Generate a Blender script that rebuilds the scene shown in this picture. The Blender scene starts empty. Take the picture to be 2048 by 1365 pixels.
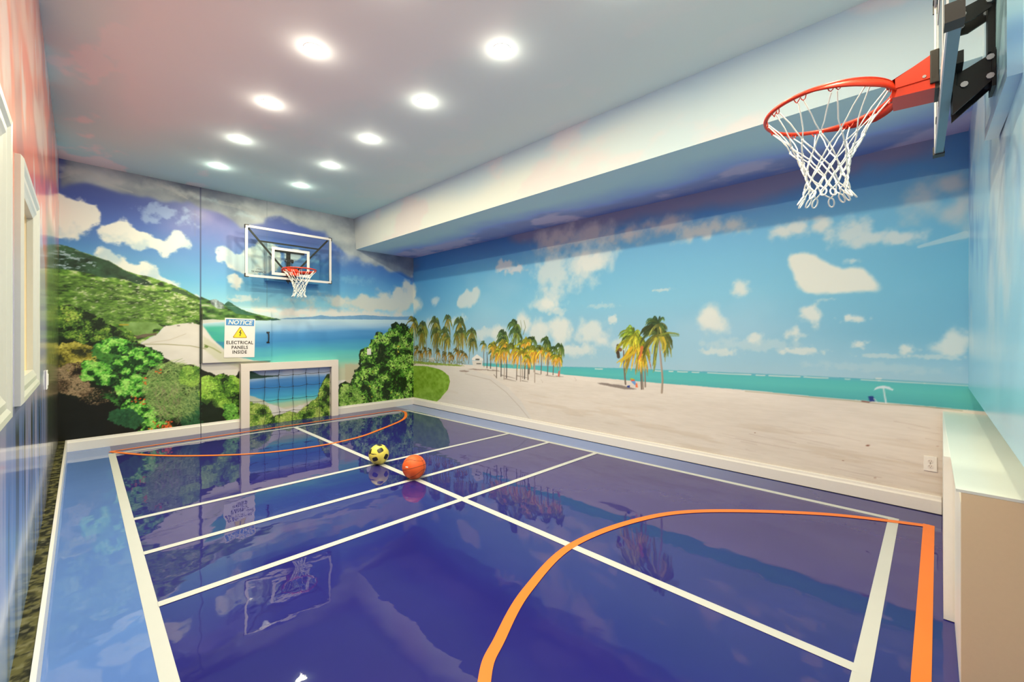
import bpy, bmesh, math, random
import numpy as np
from mathutils import Vector, Matrix
sc = bpy.context.scene
COL = sc.collection

# ------------------------------------------------------------------ room size (metres)
# x: 0 = left wall .. W = long beach wall ; y: 0 = near hoop wall .. L = far wall ; z up
W, L, H = 5.046, 7.874, 3.627
BX, BZ = 3.80, 3.058              # bulkhead face and its underside
TH = math.radians(45.851)
CAM = (0.1913, 0.2906, 1.457)
FPX, CPX, HPY = 835.92, 1023.4, 669.5

# ------------------------------------------------------------------ camera
cd = bpy.data.cameras.new('camera'); cam = bpy.data.objects.new('camera', cd); COL.objects.link(cam)
cam.location = CAM; cam.rotation_euler = (math.pi / 2, 0, -TH)
cd.sensor_width = 36; cd.lens = FPX * 36 / 2048
cd.shift_x = (1024 - CPX) / 2048; cd.shift_y = -(682.5 - HPY) / 2048
cd.clip_start = 0.02
sc.camera = cam

# ------------------------------------------------------------------ exposure, world
sc.view_settings.view_transform = 'Standard'
sc.view_settings.look = 'None'
sc.view_settings.exposure = 0.0
sc.view_settings.gamma = 1.0
wd = bpy.data.worlds.new('world'); sc.world = wd; wd.use_nodes = True
wd.node_tree.nodes['Background'].inputs[0].default_value = (1, 0.95, 0.88, 1)
wd.node_tree.nodes['Background'].inputs[1].default_value = 0.15
LAMP_W = 22.0                      # watts of each ceiling downlight
LAMP_COL = (1.0, 0.90, 0.57)
LAMPS = [(1.42, y) for y in (0.45, 1.50, 2.55, 3.58, 4.65, 5.70, 6.75)] + [(2.42, y) for y in (0.45, 1.50, 2.56, 3.58, 4.65, 5.69, 6.73)]

# ------------------------------------------------------------------ helpers
def lin(c):
    c = np.asarray(c, np.float32)
    return np.where(c <= 0.04045, c / 12.92, ((c + 0.055) / 1.055) ** 2.4)
WHITE = lin(np.array((232, 222, 203)) / 255.0)       # how a white thing looks under the lamps
def alb(rgb255, k=0.84):
    return np.clip(lin(np.asarray(rgb255, np.float32) / 255.0) / WHITE * k, 0.004, 0.92)
MATS = {}
def mat(name, rgb=(200, 200, 200), rough=0.5, spec=0.5, metal=0.0, coat=0.0, raw=False, bump=0.0, bscale=60, vary=0.0):
    if name in MATS: return MATS[name]
    m = bpy.data.materials.new(name); m.use_nodes = True
    nt = m.node_tree; b = nt.nodes['Principled BSDF']
    c = list(alb(rgb)) if not raw else list(rgb)
    b.inputs['Base Color'].default_value = (*[float(v) for v in c], 1)
    b.inputs['Roughness'].default_value = rough; b.inputs['Specular IOR Level'].default_value = spec
    b.inputs['Metallic'].default_value = metal; b.inputs['Coat Weight'].default_value = coat
    b.inputs['Coat Roughness'].default_value = 0.03
    tc = nt.nodes.new('ShaderNodeTexCoord')
    nz = nt.nodes.new('ShaderNodeTexNoise'); nz.inputs['Scale'].default_value = bscale; nz.inputs['Detail'].default_value = 4
    nt.links.new(tc.outputs['Object'], nz.inputs['Vector'])
    if bump > 0:
        bp = nt.nodes.new('ShaderNodeBump'); bp.inputs['Strength'].default_value = bump; bp.inputs['Distance'].default_value = 0.01
        nt.links.new(nz.outputs['Fac'], bp.inputs['Height']); nt.links.new(bp.outputs['Normal'], b.inputs['Normal'])
    mx = nt.nodes.new('ShaderNodeMix'); mx.data_type = 'RGBA'; mx.blend_type = 'MULTIPLY'
    mx.inputs[0].default_value = 1.0; mx.inputs[6].default_value = (*[float(v) for v in c], 1)
    rp = nt.nodes.new('ShaderNodeMapRange'); rp.inputs[3].default_value = 1 - max(vary, 0.02); rp.inputs[4].default_value = 1 + max(vary, 0.02)
    nt.links.new(nz.outputs['Fac'], rp.inputs[0]); nt.links.new(rp.outputs[0], mx.inputs[7]); nt.links.new(mx.outputs[2], b.inputs['Base Color'])
    MATS[name] = m; return m
def emat(name, col, s):
    m = bpy.data.materials.new(name); m.use_nodes = True; b = m.node_tree.nodes['Principled BSDF']
    b.inputs['Emission Color'].default_value = (*col, 1); b.inputs['Emission Strength'].default_value = s
    b.inputs['Base Color'].default_value = (.8, .8, .8, 1); return m
def mural_mat(name, rough, spec, coat=0.0, crough=0.1, streak=0.0):
    m = bpy.data.materials.new(name); m.use_nodes = True; nt = m.node_tree; b = nt.nodes['Principled BSDF']
    a = nt.nodes.new('ShaderNodeAttribute'); a.attribute_name = 'mural'
    nt.links.new(a.outputs['Color'], b.inputs['Base Color'])
    b.inputs['Roughness'].default_value = rough; b.inputs['Specular IOR Level'].default_value = spec
    b.inputs['Coat Weight'].default_value = coat; b.inputs['Coat Roughness'].default_value = crough
    tc = nt.nodes.new('ShaderNodeTexCoord'); nz = nt.nodes.new('ShaderNodeTexNoise'); nz.inputs['Scale'].default_value = 2.2; nz.inputs['Detail'].default_value = 3
    nt.links.new(tc.outputs['Object'], nz.inputs['Vector'])
    bp = nt.nodes.new('ShaderNodeBump'); bp.inputs['Strength'].default_value = 0.12; bp.inputs['Distance'].default_value = 0.02
    nt.links.new(nz.outputs['Fac'], bp.inputs['Height']); nt.links.new(bp.outputs['Normal'], b.inputs['Normal'])
    if coat > 0: nt.links.new(bp.outputs['Normal'], b.inputs['Coat Normal'])
    return m

def obj(name, bm, m, parent=None, smooth=False, label=None, cat=None, group=None, kind=None):
    if isinstance(bm, bmesh.types.BMesh):
        me = bpy.data.meshes.new(name); bmesh.ops.recalc_face_normals(bm, faces=bm.faces[:]); bm.to_mesh(me); bm.free()
    else: me = bm
    for q in (m if isinstance(m, (list, tuple)) else [m]): me.materials.append(q)
    if smooth: me.polygons.foreach_set('use_smooth', [True] * len(me.polygons))
    o = bpy.data.objects.new(name, me); COL.objects.link(o)
    if parent: o.parent = parent
    if label: o['label'] = label
    if cat: o['category'] = cat
    if group: o['group'] = group
    if kind: o['kind'] = kind
    return o
def thing(name, label, cat, loc=(0, 0, 0), rz=0, group=None):
    o = bpy.data.objects.new(name, None); COL.objects.link(o); o.location = loc; o.rotation_euler = (0, 0, rz)
    o.empty_display_size = 0.1; o['label'] = label; o['category'] = cat
    if group: o['group'] = group
    return o
def BM(): return bmesh.new()
def box(bm, lo, hi, bevel=0.0, mi=0):
    x0, y0, z0 = lo; x1, y1, z1 = hi
    v = [bm.verts.new(p) for p in ((x0, y0, z0), (x1, y0, z0), (x1, y1, z0), (x0, y1, z0), (x0, y0, z1), (x1, y0, z1), (x1, y1, z1), (x0, y1, z1))]
    fs = [bm.faces.new([v[i] for i in f]) for f in ((3, 2, 1, 0), (4, 5, 6, 7), (0, 1, 5, 4), (1, 2, 6, 5), (2, 3, 7, 6), (3, 0, 4, 7))]
    for f in fs: f.material_index = mi
    if bevel > 0:
        es = list({e for f in fs for e in f.edges}); bmesh.ops.bevel(bm, geom=es, offset=bevel, segments=2, affect='EDGES', profile=0.5)
def prism(bm, pts, axis, a, b, mi=0):
    # pts: 2-D outline; axis 0/1/2 = extrusion axis from a to b
    def P(p, t):
        q = list(p); q.insert(axis, t); return q
    A = [bm.verts.new(P(p, a)) for p in pts]; B = [bm.verts.new(P(p, b)) for p in pts]
    n = len(pts); fs = [bm.faces.new(A[::-1]), bm.faces.new(B)]
    for i in range(n): fs.append(bm.faces.new((A[i], A[(i + 1) % n], B[(i + 1) % n], B[i])))
    for f in fs: f.material_index = mi
def tube(bm, pts, r, n=6, closed=False, mi=0):
    pts = [Vector(p) for p in pts]; N = len(pts); rings = []
    up = Vector((0, 0, 1)); 
    for i, p in enumerate(pts):
        a = pts[(i - 1) % N] if (closed or i > 0) else p; b = pts[(i + 1) % N] if (closed or i < N - 1) else p
        t = (b - a).normalized(); u = up if abs(t.dot(up)) < 0.93 else Vector((1, 0, 0))
        s = t.cross(u).normalized(); w = s.cross(t)
        rr = r[i] if isinstance(r, (list, tuple)) else r
        rings.append([bm.verts.new(p + s * math.cos(k * 2 * math.pi / n) * rr + w * math.sin(k * 2 * math.pi / n) * rr) for k in range(n)])
    for i in range(N if closed else N - 1):
        A, B = rings[i], rings[(i + 1) % N]
        for k in range(n): bm.faces.new((A[k], A[(k + 1) % n], B[(k + 1) % n], B[k])).material_index = mi
    if not closed:
        bm.faces.new(rings[0][::-1]).material_index = mi; bm.faces.new(rings[-1]).material_index = mi
def bar(bm, a, b, w, h, mi=0):
    a, b = Vector(a), Vector(b); t = (b - a).normalized(); u = Vector((0, 0, 1)) if abs(t.z) < 0.95 else Vector((0, 1, 0))
    s = t.cross(u).normalized() * w / 2; q = s.cross(t).normalized() * h / 2
    v = [bm.verts.new(p + i * s + j * q) for p in (a, b) for i, j in ((-1, -1), (1, -1), (1, 1), (-1, 1))]
    for f in ((3, 2, 1, 0), (4, 5, 6, 7), (0, 1, 5, 4), (1, 2, 6, 5), (2, 3, 7, 6), (3, 0, 4, 7)): bm.faces.new([v[i] for i in f]).material_index = mi
def disc(bm, c, r, z0, z1, n=32, mi=0, axis=2):
    pts = [(c[0] + r * math.cos(i * 2 * math.pi / n), c[1] + r * math.sin(i * 2 * math.pi / n)) for i in range(n)]
    prism(bm, pts, axis, z0, z1, mi)
def ribbon(bm, pts, w, z, h=0.0012, mi=0):
    P = [Vector((p[0], p[1], 0)) for p in pts]; N = len(P); rows = []
    for i in range(N):
        t = (P[min(i + 1, N - 1)] - P[max(i - 1, 0)]).normalized(); s = Vector((-t.y, t.x, 0)) * w / 2
        rows.append([bm.verts.new((q.x, q.y, zz)) for zz in (z, z + h) for q in (P[i] - s, P[i] + s)])
    for i in range(N - 1):
        a, b = rows[i], rows[i + 1]
        for j, k in ((2, 3), (0, 1), (0, 2), (1, 3)): bm.faces.new((a[j], a[k], b[k], b[j])).material_index = mi
    for r in (rows[0], rows[-1]): bm.faces.new((r[0], r[1], r[3], r[2])).material_index = mi
def catmull(P, n=10):
    out = []; P = [P[0]] + list(P) + [P[-1]]
    for i in range(1, len(P) - 2):
        p0, p1, p2, p3 = [np.array(q, float) for q in P[i - 1:i + 3]]
        for k in range(n):
            t = k / n; out.append(0.5 * ((2 * p1) + (-p0 + p2) * t + (2 * p0 - 5 * p1 + 4 * p2 - p3) * t * t + (-p0 + 3 * p1 - 3 * p2 + p3) * t ** 3))
    out.append(np.array(P[-2], float)); return out
def text_mesh(body, size, extrude=0.0005, shear=0.0, bold=0.0, spacing=1.0):
    cu = bpy.data.curves.new('t', 'FONT'); cu.body = body; cu.size = size; cu.extrude = extrude; cu.align_x = 'CENTER'; cu.align_y = 'CENTER'
    cu.shear = shear; cu.offset = bold; cu.space_character = spacing; cu.resolution_u = 4
    o = bpy.data.objects.new('t', cu); COL.objects.link(o); bpy.context.view_layer.update()
    me = bpy.data.meshes.new_from_object(o.evaluated_get(bpy.context.evaluated_depsgraph_get()))
    bpy.data.objects.remove(o); bpy.data.curves.remove(cu); return me

# ------------------------------------------------------------------ survey: where a measured mark lies on a wall
FW = (math.sin(TH), math.cos(TH)); RT = (math.cos(TH), -math.sin(TH))
def ray(u, v):
    t = (u - CPX) / FPX; return FW[0] + RT[0] * t, FW[1] + RT[1] * t, -(v - HPY) / FPX
def MB(u, v):                      # point of the far wall -> (s=x, z, metres per unit)
    d = ray(u, v); k = (L - CAM[1]) / d[1]; return CAM[0] + d[0] * k, CAM[2] + d[2] * k, k / FPX
def ML(u, v):                      # point of the long wall -> (s=L-y, z, ..)
    d = ray(u, v); k = (W - CAM[0]) / d[0]; return L - (CAM[1] + d[1] * k), CAM[2] + d[2] * k, k / FPX

# ------------------------------------------------------------------ mural painting on wall coordinates
_LAT = [np.random.RandomState(i).rand(256, 256).astype(np.float32) for i in range(24)]
def vnoise(S, Z, f, seed=0):
    a = _LAT[seed % 24]; x = S * f + seed * 7.31; y = Z * f + seed * 3.77
    xi = np.floor(x).astype(np.int32); yi = np.floor(y).astype(np.int32); fx = x - xi; fy = y - yi
    fx = fx * fx * (3 - 2 * fx); fy = fy * fy * (3 - 2 * fy)
    x0, x1, y0, y1 = xi & 255, (xi + 1) & 255, yi & 255, (yi + 1) & 255
    return (a[y0, x0] * (1 - fx) + a[y0, x1] * fx) * (1 - fy) + (a[y1, x0] * (1 - fx) + a[y1, x1] * fx) * fy
def fbm(S, Z, f, o=4, seed=0):
    t = 0; w = 0.5; s = 0
    for i in range(o): t = t + w * vnoise(S, Z, f, seed + i); s += w; w *= 0.5; f *= 2.07
    return t / s
def sstep(a, b, x): t = np.clip((x - a) / (b - a), 0, 1); return t * t * (3 - 2 * t)
def blur(m, r):
    for _ in range(2):
        for ax in (0, 1):
            p = np.pad(m, [(r + 1, r) if a == ax else (0, 0) for a in (0, 1)], mode='edge'); c = np.cumsum(p, axis=ax, dtype=np.float64); n = m.shape[ax]
            hi = np.take(c, np.arange(2 * r + 1, 2 * r + 1 + n), axis=ax); lo = np.take(c, np.arange(0, n), axis=ax); m = ((hi - lo) / (2 * r + 1)).astype(np.float32)
    return m
class Canvas:
    def __init__(s, s1, z1, res, M=None):
        s.res = res; s.w = int(s1 / res) + 2; s.h = int(z1 / res) + 2; s.M = M
        s.S, s.Z = np.meshgrid(np.arange(s.w, dtype=np.float32) * res, np.arange(s.h, dtype=np.float32) * res)
        s.a = np.zeros((s.h, s.w, 3), np.float32); s.rng = np.random.RandomState(5)
    def m(s, pts): return [s.M(*p)[:2] for p in pts]
    def zgrad(s, stops):
        zs = [q[0] for q in stops]; cs = np.array([q[1] for q in stops], np.float32)
        for k in range(3): s.a[..., k] = np.interp(s.Z, zs, cs[:, k])
    def win(s, s0, z0, s1, z1):
        i0, i1 = max(0, int(s0 / s.res)), min(s.w, int(s1 / s.res) + 2); j0, j1 = max(0, int(z0 / s.res)), min(s.h, int(z1 / s.res) + 2)
        return (slice(j0, j1), slice(i0, i1)) if i1 > i0 and j1 > j0 else None
    def blend(s, w, al, col):
        c = col(s.S[w], s.Z[w]) if callable(col) else np.array(col, np.float32)
        s.a[w] += al[..., None] * (c - s.a[w])
    def mask(s, P, w, rough=0.0, f=20, seed=3):
        X, Y = s.S[w], s.Z[w]
        if rough > 0:
            X = X + (fbm(X, Y, f, 3, seed) - .5) * 2 * rough; Y = Y + (fbm(s.S[w], Y, f, 3, seed + 5) - .5) * 2 * rough
        acc = np.zeros(X.shape, np.float32); n = len(P)
        for ox, oy in ((-.25, -.25), (.25, .25)):
            ins = np.zeros(X.shape, bool); x = X + ox * s.res; y = Y + oy * s.res
            for i in range(n):
                (ax, ay), (bx, by) = P[i], P[(i + 1) % n]
                if ay == by: continue
                c = ((ay > y) != (by > y)) & (x < (bx - ax) * (y - ay) / (by - ay) + ax); ins ^= c
            acc += ins * .5
        return acc
    def poly(s, P, col, alpha=1.0, rough=0.0, f=20, seed=3, px=True, soft=0):
        if px: P = s.m(P)
        g = rough + .02; w = s.win(min(p[0] for p in P) - g, min(p[1] for p in P) - g, max(p[0] for p in P) + g, max(p[1] for p in P) + g)
        if w is None: return
        m = s.mask(P, w, rough, f, seed)
        for _ in range(soft):
            m[1:-1, 1:-1] = (m[1:-1, 1:-1] * 2 + m[:-2, 1:-1] + m[2:, 1:-1] + m[1:-1, :-2] + m[1:-1, 2:]) / 6
        s.blend(w, m * alpha, col)
    def fpoly(s, P, col, alpha=1.0, rad=.05, f=9, amp=.9, soft=.3, seed=1, px=True):
        # filled outline with a broken, billowing edge
        if px: P = s.m(P)
        g = rad * 2 + .02; w = s.win(min(p[0] for p in P) - g, min(p[1] for p in P) - g, max(p[0] for p in P) + g, max(p[1] for p in P) + g)
        if w is None: return
        m = blur(s.mask(P, w), max(1, int(rad / s.res))); X, Y = s.S[w], s.Z[w]
        F = m - .5 + (fbm(X, Y, f, 5, seed) - .5) * amp * np.clip(1.4 - abs(m - .5) * 2.2, 0, 1)
        s.blend(w, sstep(-soft / 2, soft / 2, F) * alpha, col)
    def cloud(s, blobs, col=(224, 222, 206), amp=.9, f=5, alpha=1.0, soft=.5, seed=1, shade=None):
        B = []
        for (u, v, ru, rv) in blobs:
            x, z, k = s.M(u, v); x2 = s.M(u + ru, v)[0]; B.append((x, z, abs(x2 - x) * 1.2, rv * k * 1.2))
        w = s.win(min(b[0] - 1.7 * b[2] for b in B), min(b[1] - 1.7 * b[3] for b in B), max(b[0] + 1.7 * b[2] for b in B), max(b[1] + 1.7 * b[3] for b in B))
        if w is None: return
        X, Y = s.S[w], s.Z[w]; F = np.full(X.shape, -9, np.float32)
        for (x, z, rx, rz) in B: F = np.maximum(F, 1 - np.sqrt(((X - x) / rx) ** 2 + ((Y - z) / rz) ** 2))
        f = max(f, 1.1 / min(min(b[2], b[3]) for b in B)); soft = soft * 1.5
        F = F + (fbm(X, Y, f, 6, seed) - .5) * amp * 1.5
        al = sstep(0, soft, F) * alpha
        if shade is not None:
            n = fbm(X, Y, f * .8, 4, seed + 6)[..., None]; c0 = np.array(col, np.float32); c1 = np.array(shade, np.float32)
            cc = c0 + (c1 - c0) * sstep(.42, .7, n); s.a[w] += al[..., None] * (cc - s.a[w])
        else: s.blend(w, al, col)
    def stroke(s, P, w0, w1, col, alpha=1.0):
        # P in metres, half widths w0 -> w1
        g = max(w0, w1) + s.res * 2; w = s.win(min(p[0] for p in P) - g, min(p[1] for p in P) - g, max(p[0] for p in P) + g, max(p[1] for p in P) + g)
        if w is None: return
        X, Y = s.S[w], s.Z[w]; D = np.full(X.shape, 9, np.float32); n = len(P) - 1
        for i in range(n):
            ax, ay = P[i]; dx, dy = P[i + 1][0] - ax, P[i + 1][1] - ay; q = dx * dx + dy * dy + 1e-9
            t = np.clip(((X - ax) * dx + (Y - ay) * dy) / q, 0, 1)
            D = np.minimum(D, np.hypot(X - ax - t * dx, Y - ay - t * dy) - (w0 + (w1 - w0) * (i + t) / n))
        s.blend(w, np.clip(.5 - D / s.res, 0, 1) * alpha, col)
    def line(s, pts, wpx, col, alpha=1.0, w1=None):
        k = s.M(*pts[0])[2] / 2; s.stroke(s.m(pts), wpx * k, (wpx if w1 is None else w1) * k, col, alpha)
    def dab(s, x, z, r, q, ang, col, alpha=1.0):
        w = s.win(x - r - s.res, z - r - s.res, x + r, z + r)
        if w is None: return
        X, Y = s.S[w] - x, s.Z[w] - z; c, n = math.cos(ang), math.sin(ang)
        a = X * c + Y * n; b = (Y * c - X * n) / q
        al = np.clip((r - np.sqrt(a * a + b * b)) / s.res + .5, 0, 1) * alpha
        s.a[w] += al[..., None] * (np.array(col, np.float32) - s.a[w])
    def leaves(s, P, n, r0, r1, pal, q=.5, clump=5, th=.45, seed=2, px=True, dark=None, ang=None, tone=1.0):
        if px: P = s.m(P)
        x0, x1 = min(p[0] for p in P), max(p[0] for p in P); z0, z1 = min(p[1] for p in P), max(p[1] for p in P)
        w = s.win(x0, z0, x1, z1)
        if w is None: return
        pd = .07; w = s.win(x0 - pd, z0 - pd, x1 + pd, z1 + pd)
        mk = s.mask(P, w); ft = min(.06, .18 * min(x1 - x0, z1 - z0)); b = blur(mk, max(1, int(ft / s.res)))
        mk = b - .5 + (fbm(s.S[w], s.Z[w], 9, 4, seed + 1) - .5) * 1.0 * np.clip(1.4 - abs(b - .5) * 2.2, 0, 1); J, I = np.nonzero(mk > 0)
        if not len(J): return
        pick = s.rng.randint(0, len(J), n); cx = s.S[w][J[pick], I[pick]]; cz = s.Z[w][J[pick], I[pick]]
        cn = fbm(cx, cz, clump, 3, seed + 3)
        pal = np.array(pal, np.float32)
        for x, z, c in zip(cx, cz, cn):
            k = s.rng.rand()
            if c < th - .12 * k:
                if dark is None: continue
                col = np.array(dark, np.float32) * (.7 + .6 * s.rng.rand())
            else:
                b = min(1, max(0, (c - th) * 3 + (s.rng.rand() - .5) * .8 + .35)) * (len(pal) - 1.001)
                i = int(b); col = pal[i] + (pal[i + 1] - pal[i]) * (b - i); col = col * (.85 + .3 * s.rng.rand()) * tone
            s.dab(x + (s.rng.rand() - .5) * .01, z, r0 + (r1 - r0) * s.rng.rand(), q, ang if ang is not None else s.rng.rand() * 3.14, col)
    def palm(s, u, v, R, base=None, wt=1.8, n=22, seed=0, cols=((70, 90, 40), (120, 135, 45), (190, 165, 45)), wind=-.35, tcol=(135, 120, 105), droop=.55):
        r = np.random.RandomState(100 + seed); x, z, k = s.M(u, v); R = R * k
        if base:
            bx, bz, _ = s.M(*base); mx = (x + bx) / 2 + (r.rand() - .5) * 3 * k
            s.stroke([(x, z), (mx, (z + bz) / 2), (bx, bz)], wt * k * .42, wt * k * .62, tcol)
            s.stroke([(x + wt * k * .2, z), (mx + wt * k * .2, (z + bz) / 2), (bx + wt * k * .2, bz)], wt * k * .2, wt * k * .25, np.array(tcol) * .72)
        C = np.array(cols, np.float32)
        angs = np.concatenate([r.uniform(-2.6, .2, n // 2), r.uniform(.5, 3.0, n - n // 2)]); r.shuffle(angs)
        for a in sorted(angs, key=lambda q: -math.sin(q) + r.rand() * .8):
            Lf = R * r.uniform(.65, 1.05); ex = math.cos(a) * Lf * .75 + wind * Lf * .6; ez = math.sin(a) * Lf * .8
            P0 = np.array((x, z)); P1 = P0 + (ex * .55, ez * .6 + .28 * Lf); P2 = P0 + (ex, ez - droop * Lf * .5)
            P = [(1 - t) ** 2 * P0 + 2 * t * (1 - t) * P1 + t * t * P2 for t in np.linspace(0, 1, 7)]
            lo = (1 - math.sin(a)) / 2; b = min(.999, max(0, lo * .8 + r.uniform(-.25, .35))) * (len(C) - 1); i = int(b)
            c = (C[i] + (C[min(i + 1, len(C) - 1)] - C[i]) * (b - i)) * r.uniform(.7, 1.2)
            s.stroke(P, R * .07, R * .03, c * .8, .9)
            for j in range(1, 7):
                for e in range(2):
                    q = P[j] + (P[j - 1] - P[j]) * e * .5; t = P[j] - P[j - 1]; t = t / (np.hypot(*t) + 1e-6)
                    d = np.array((t[0] * .6 + wind * .35, t[1] * .5 - .75)) * R * r.uniform(.14, .26)
                    s.stroke([q, q + d], R * .024, R * .008, c * r.uniform(.75, 1.3), .9)
    def sample(s, X, Y):
        i = np.clip(X / s.res, 0, s.w - 1.001); j = np.clip(Y / s.res, 0, s.h - 1.001); i0 = i.astype(int); j0 = j.astype(int); fx = (i - i0)[..., None]; fy = (j - j0)[..., None]
        a = s.a
        return (a[j0, i0] * (1 - fx) + a[j0, i0 + 1] * fx) * (1 - fy) + (a[j0 + 1, i0] * (1 - fx) + a[j0 + 1, i0 + 1] * fx) * fy
def grid_mesh(name, us, vs, pos, colour, k=0.84, keep=None, gain=1.0):
    U, V = np.meshgrid(us, vs); nu, nv = len(us), len(vs)
    P = np.stack(pos(U, V), -1).reshape(-1, 3).astype(np.float32)
    i = np.arange(nu * nv).reshape(nv, nu); Q = np.stack([i[:-1, :-1], i[:-1, 1:], i[1:, 1:], i[1:, :-1]], -1).reshape(-1, 4)
    if keep is not None:
        uc = (us[:-1] + us[1:]) / 2; vc = (vs[:-1] + vs[1:]) / 2; Q = Q[keep(*np.meshgrid(uc, vc)).reshape(-1)]
    me = bpy.data.meshes.new(name); me.vertices.add(len(P)); me.vertices.foreach_set('co', P.ravel())
    me.loops.add(Q.size); me.loops.foreach_set('vertex_index', Q.ravel().astype(np.int32))
    me.polygons.add(len(Q)); me.polygons.foreach_set('loop_start', np.arange(0, Q.size, 4, dtype=np.int32)); me.polygons.foreach_set('loop_total', np.full(len(Q), 4, np.int32))
    me.update(calc_edges=True)
    c = np.clip(colour(U, V), 0, 255).reshape(-1, 3); c = np.clip(alb(c, k) * gain, 0.003, 0.92)
    at = me.color_attributes.new('mural', 'FLOAT_COLOR', 'POINT')
    at.data.foreach_set('color', np.concatenate([c, np.ones((len(c), 1), np.float32)], 1).astype(np.float32).ravel())
    return me
# ------------------------------------------------------------------ the far wall mural: cove, hills, shrubs
def paint_far():
    c = Canvas(W, H, 0.006, MB); S, Z = c.S, c.Z
    c.zgrad([(0, (40, 45, 30)), (1.6, (205, 214, 202)), (1.80, (200, 217, 208)), (1.98, (140, 200, 208)), (2.25, (98, 168, 200)), (2.6, (76, 130, 182)), (2.95, (68, 98, 165)), (3.2, (66, 84, 148)), (3.63, (90, 95, 140))])
    n = fbm(S, Z, .9, 4, 2)
    c.blend(slice(None), sstep(.35, .8, n) * .25, (150, 175, 205))
    # purple evening glow around the door seam and right of it
    for (u, v, ru, rv, col, al) in ((420, 440, 70, 50, (150, 140, 182), .85), (470, 470, 70, 60, (140, 138, 185), .75), (400, 430, 35, 25, (205, 190, 195), .7), (350, 455, 50, 35, (128, 130, 178), .6), (450, 430, 30, 18, (98, 98, 150), .8), (600, 478, 70, 22, (98, 100, 150), .9)):
        c.cloud([(u, v, ru, rv)], col, .5, 3, al, 1.0, 4)
    # grey overcast along the top
    c.poly([(110, 280), (118, 372), (150, 362), (200, 374), (240, 392), (270, 398), (300, 395), (330, 408), (380, 408), (410, 412), (450, 432), (480, 448), (520, 440), (560, 432), (600, 452), (650, 468), (690, 498), (730, 520), (770, 540), (826, 560), (840, 400), (700, 380)],
           lambda X, Y: np.array((144, 148, 144), np.float32) + (fbm(X, Y, 2.2, 5, 7)[..., None] - .42) * np.array((150, 140, 110), np.float32), .9, .13, 2.2, 8, soft=30)
    c.cloud([(150, 345, 60, 14), (230, 362, 60, 10), (330, 375, 50, 12), (380, 388, 40, 12)], (184, 182, 172), .9, 4, .8, .9, 9)
    c.cloud([(560, 430, 60, 10), (500, 415, 50, 12), (620, 442, 60, 14), (680, 470, 40, 22)], (190, 192, 180), .9, 4, .8, .9, 3)
    c.cloud([(700, 510, 30, 22), (735, 520, 40, 16), (690, 480, 22, 14)], (214, 212, 196), .7, 5, .85, .9, 3)
    c.cloud([(498, 432, 40, 8), (420, 400, 30, 8)], (190, 205, 200), .8, 5, .7, .8, 6)
    for pts in ([(120, 352), (170, 342), (210, 366), (265, 385)], [(300, 362), (340, 378), (375, 398)], [(440, 405), (480, 415), (520, 434), (560, 425), (610, 440)]):
        c.stroke(catmull(c.m(pts), 6), .03, .01, (186, 180, 168), .3)
    # white clouds
    Wc = (226, 224, 208)
    kw = dict(amp=1.1, f=5, soft=.32)
    def pc(P, seed, al=1, rough=.06): c.fpoly(P, lambda X, Y: np.array(Wc, np.float32) - (fbm(X, Y, 3, 4, seed + 2)[..., None] > .0) * sstep(.5, .75, fbm(X, Y, 4, 4, seed))[..., None] * np.array((40, 22, 8), np.float32), al, rough * 1.3, 7, 1.25, .3, seed)
    pc([(110, 382), (128, 384), (148, 398), (168, 392), (190, 405), (196, 425), (188, 448), (178, 470), (158, 476), (140, 482), (110, 480)], 2)
    pc([(202, 468), (204, 448), (222, 442), (238, 436), (256, 442), (274, 462), (300, 470), (322, 482), (338, 468), (352, 455), (362, 472), (382, 482), (388, 492), (375, 500), (352, 498), (356, 512), (330, 512), (312, 506), (280, 498), (240, 490), (212, 482)], 3)
    pc([(168, 500), (176, 490), (192, 492), (210, 502), (236, 512), (262, 526), (272, 516), (284, 528), (304, 530), (322, 540), (330, 552), (350, 556), (362, 572), (385, 588), (402, 600), (402, 612), (330, 590), (240, 560)], 4)
    pc([(431, 502), (442, 495), (452, 493), (462, 500), (472, 510), (490, 500), (512, 490), (534, 482), (552, 492), (560, 515), (548, 545), (500, 552), (470, 545), (448, 532), (436, 518)], 6)
    pc([(448, 560), (462, 550), (480, 549), (498, 556), (506, 567), (498, 576), (474, 576), (456, 570)], 7)
    pc([(560, 505), (585, 498), (600, 508), (592, 524), (570, 530)], 9, .8)
    c.cloud([(490, 598, 26, 8), (470, 600, 16, 5)], (215, 218, 206), .8, 8, .8, .5, 8)
    c.cloud([(330, 425, 50, 14), (300, 440, 20, 10), (372, 435, 22, 20)], (165, 185, 205), 1.4, 8, .6, .5, 11)
    c.cloud([(620, 525, 40, 6), (700, 560, 60, 10), (640, 585, 60, 6)], (120, 175, 200), 1.1, 5, .7, .8, 12)
    c.cloud([(740, 608, 95, 15), (800, 600, 40, 24), (822, 590, 22, 30)], (212, 208, 190), .8, 4, .95, .35, 4)
    c.cloud([(600, 626, 90, 9), (700, 628, 130, 9), (540, 622, 50, 8)], (222, 212, 196), .8, 7, .9, .5, 14)
    # distant hills, sea
    c.poly([(545, 640), (570, 637), (600, 635), (625, 634), (642, 631), (660, 633.5), (700, 632), (730, 630.5), (760, 632.5), (790, 634), (830, 633), (830, 641), (545, 641)], lambda X, Y: np.array((120, 162, 192), np.float32) - 14 * fbm(X, Y, 14, 3, 5)[..., None], .95, .006, 16)
    hz = [MB(400, 643.5)[:2], MB(560, 638.6)[:2], MB(830, 640.6)[:2]]
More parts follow.
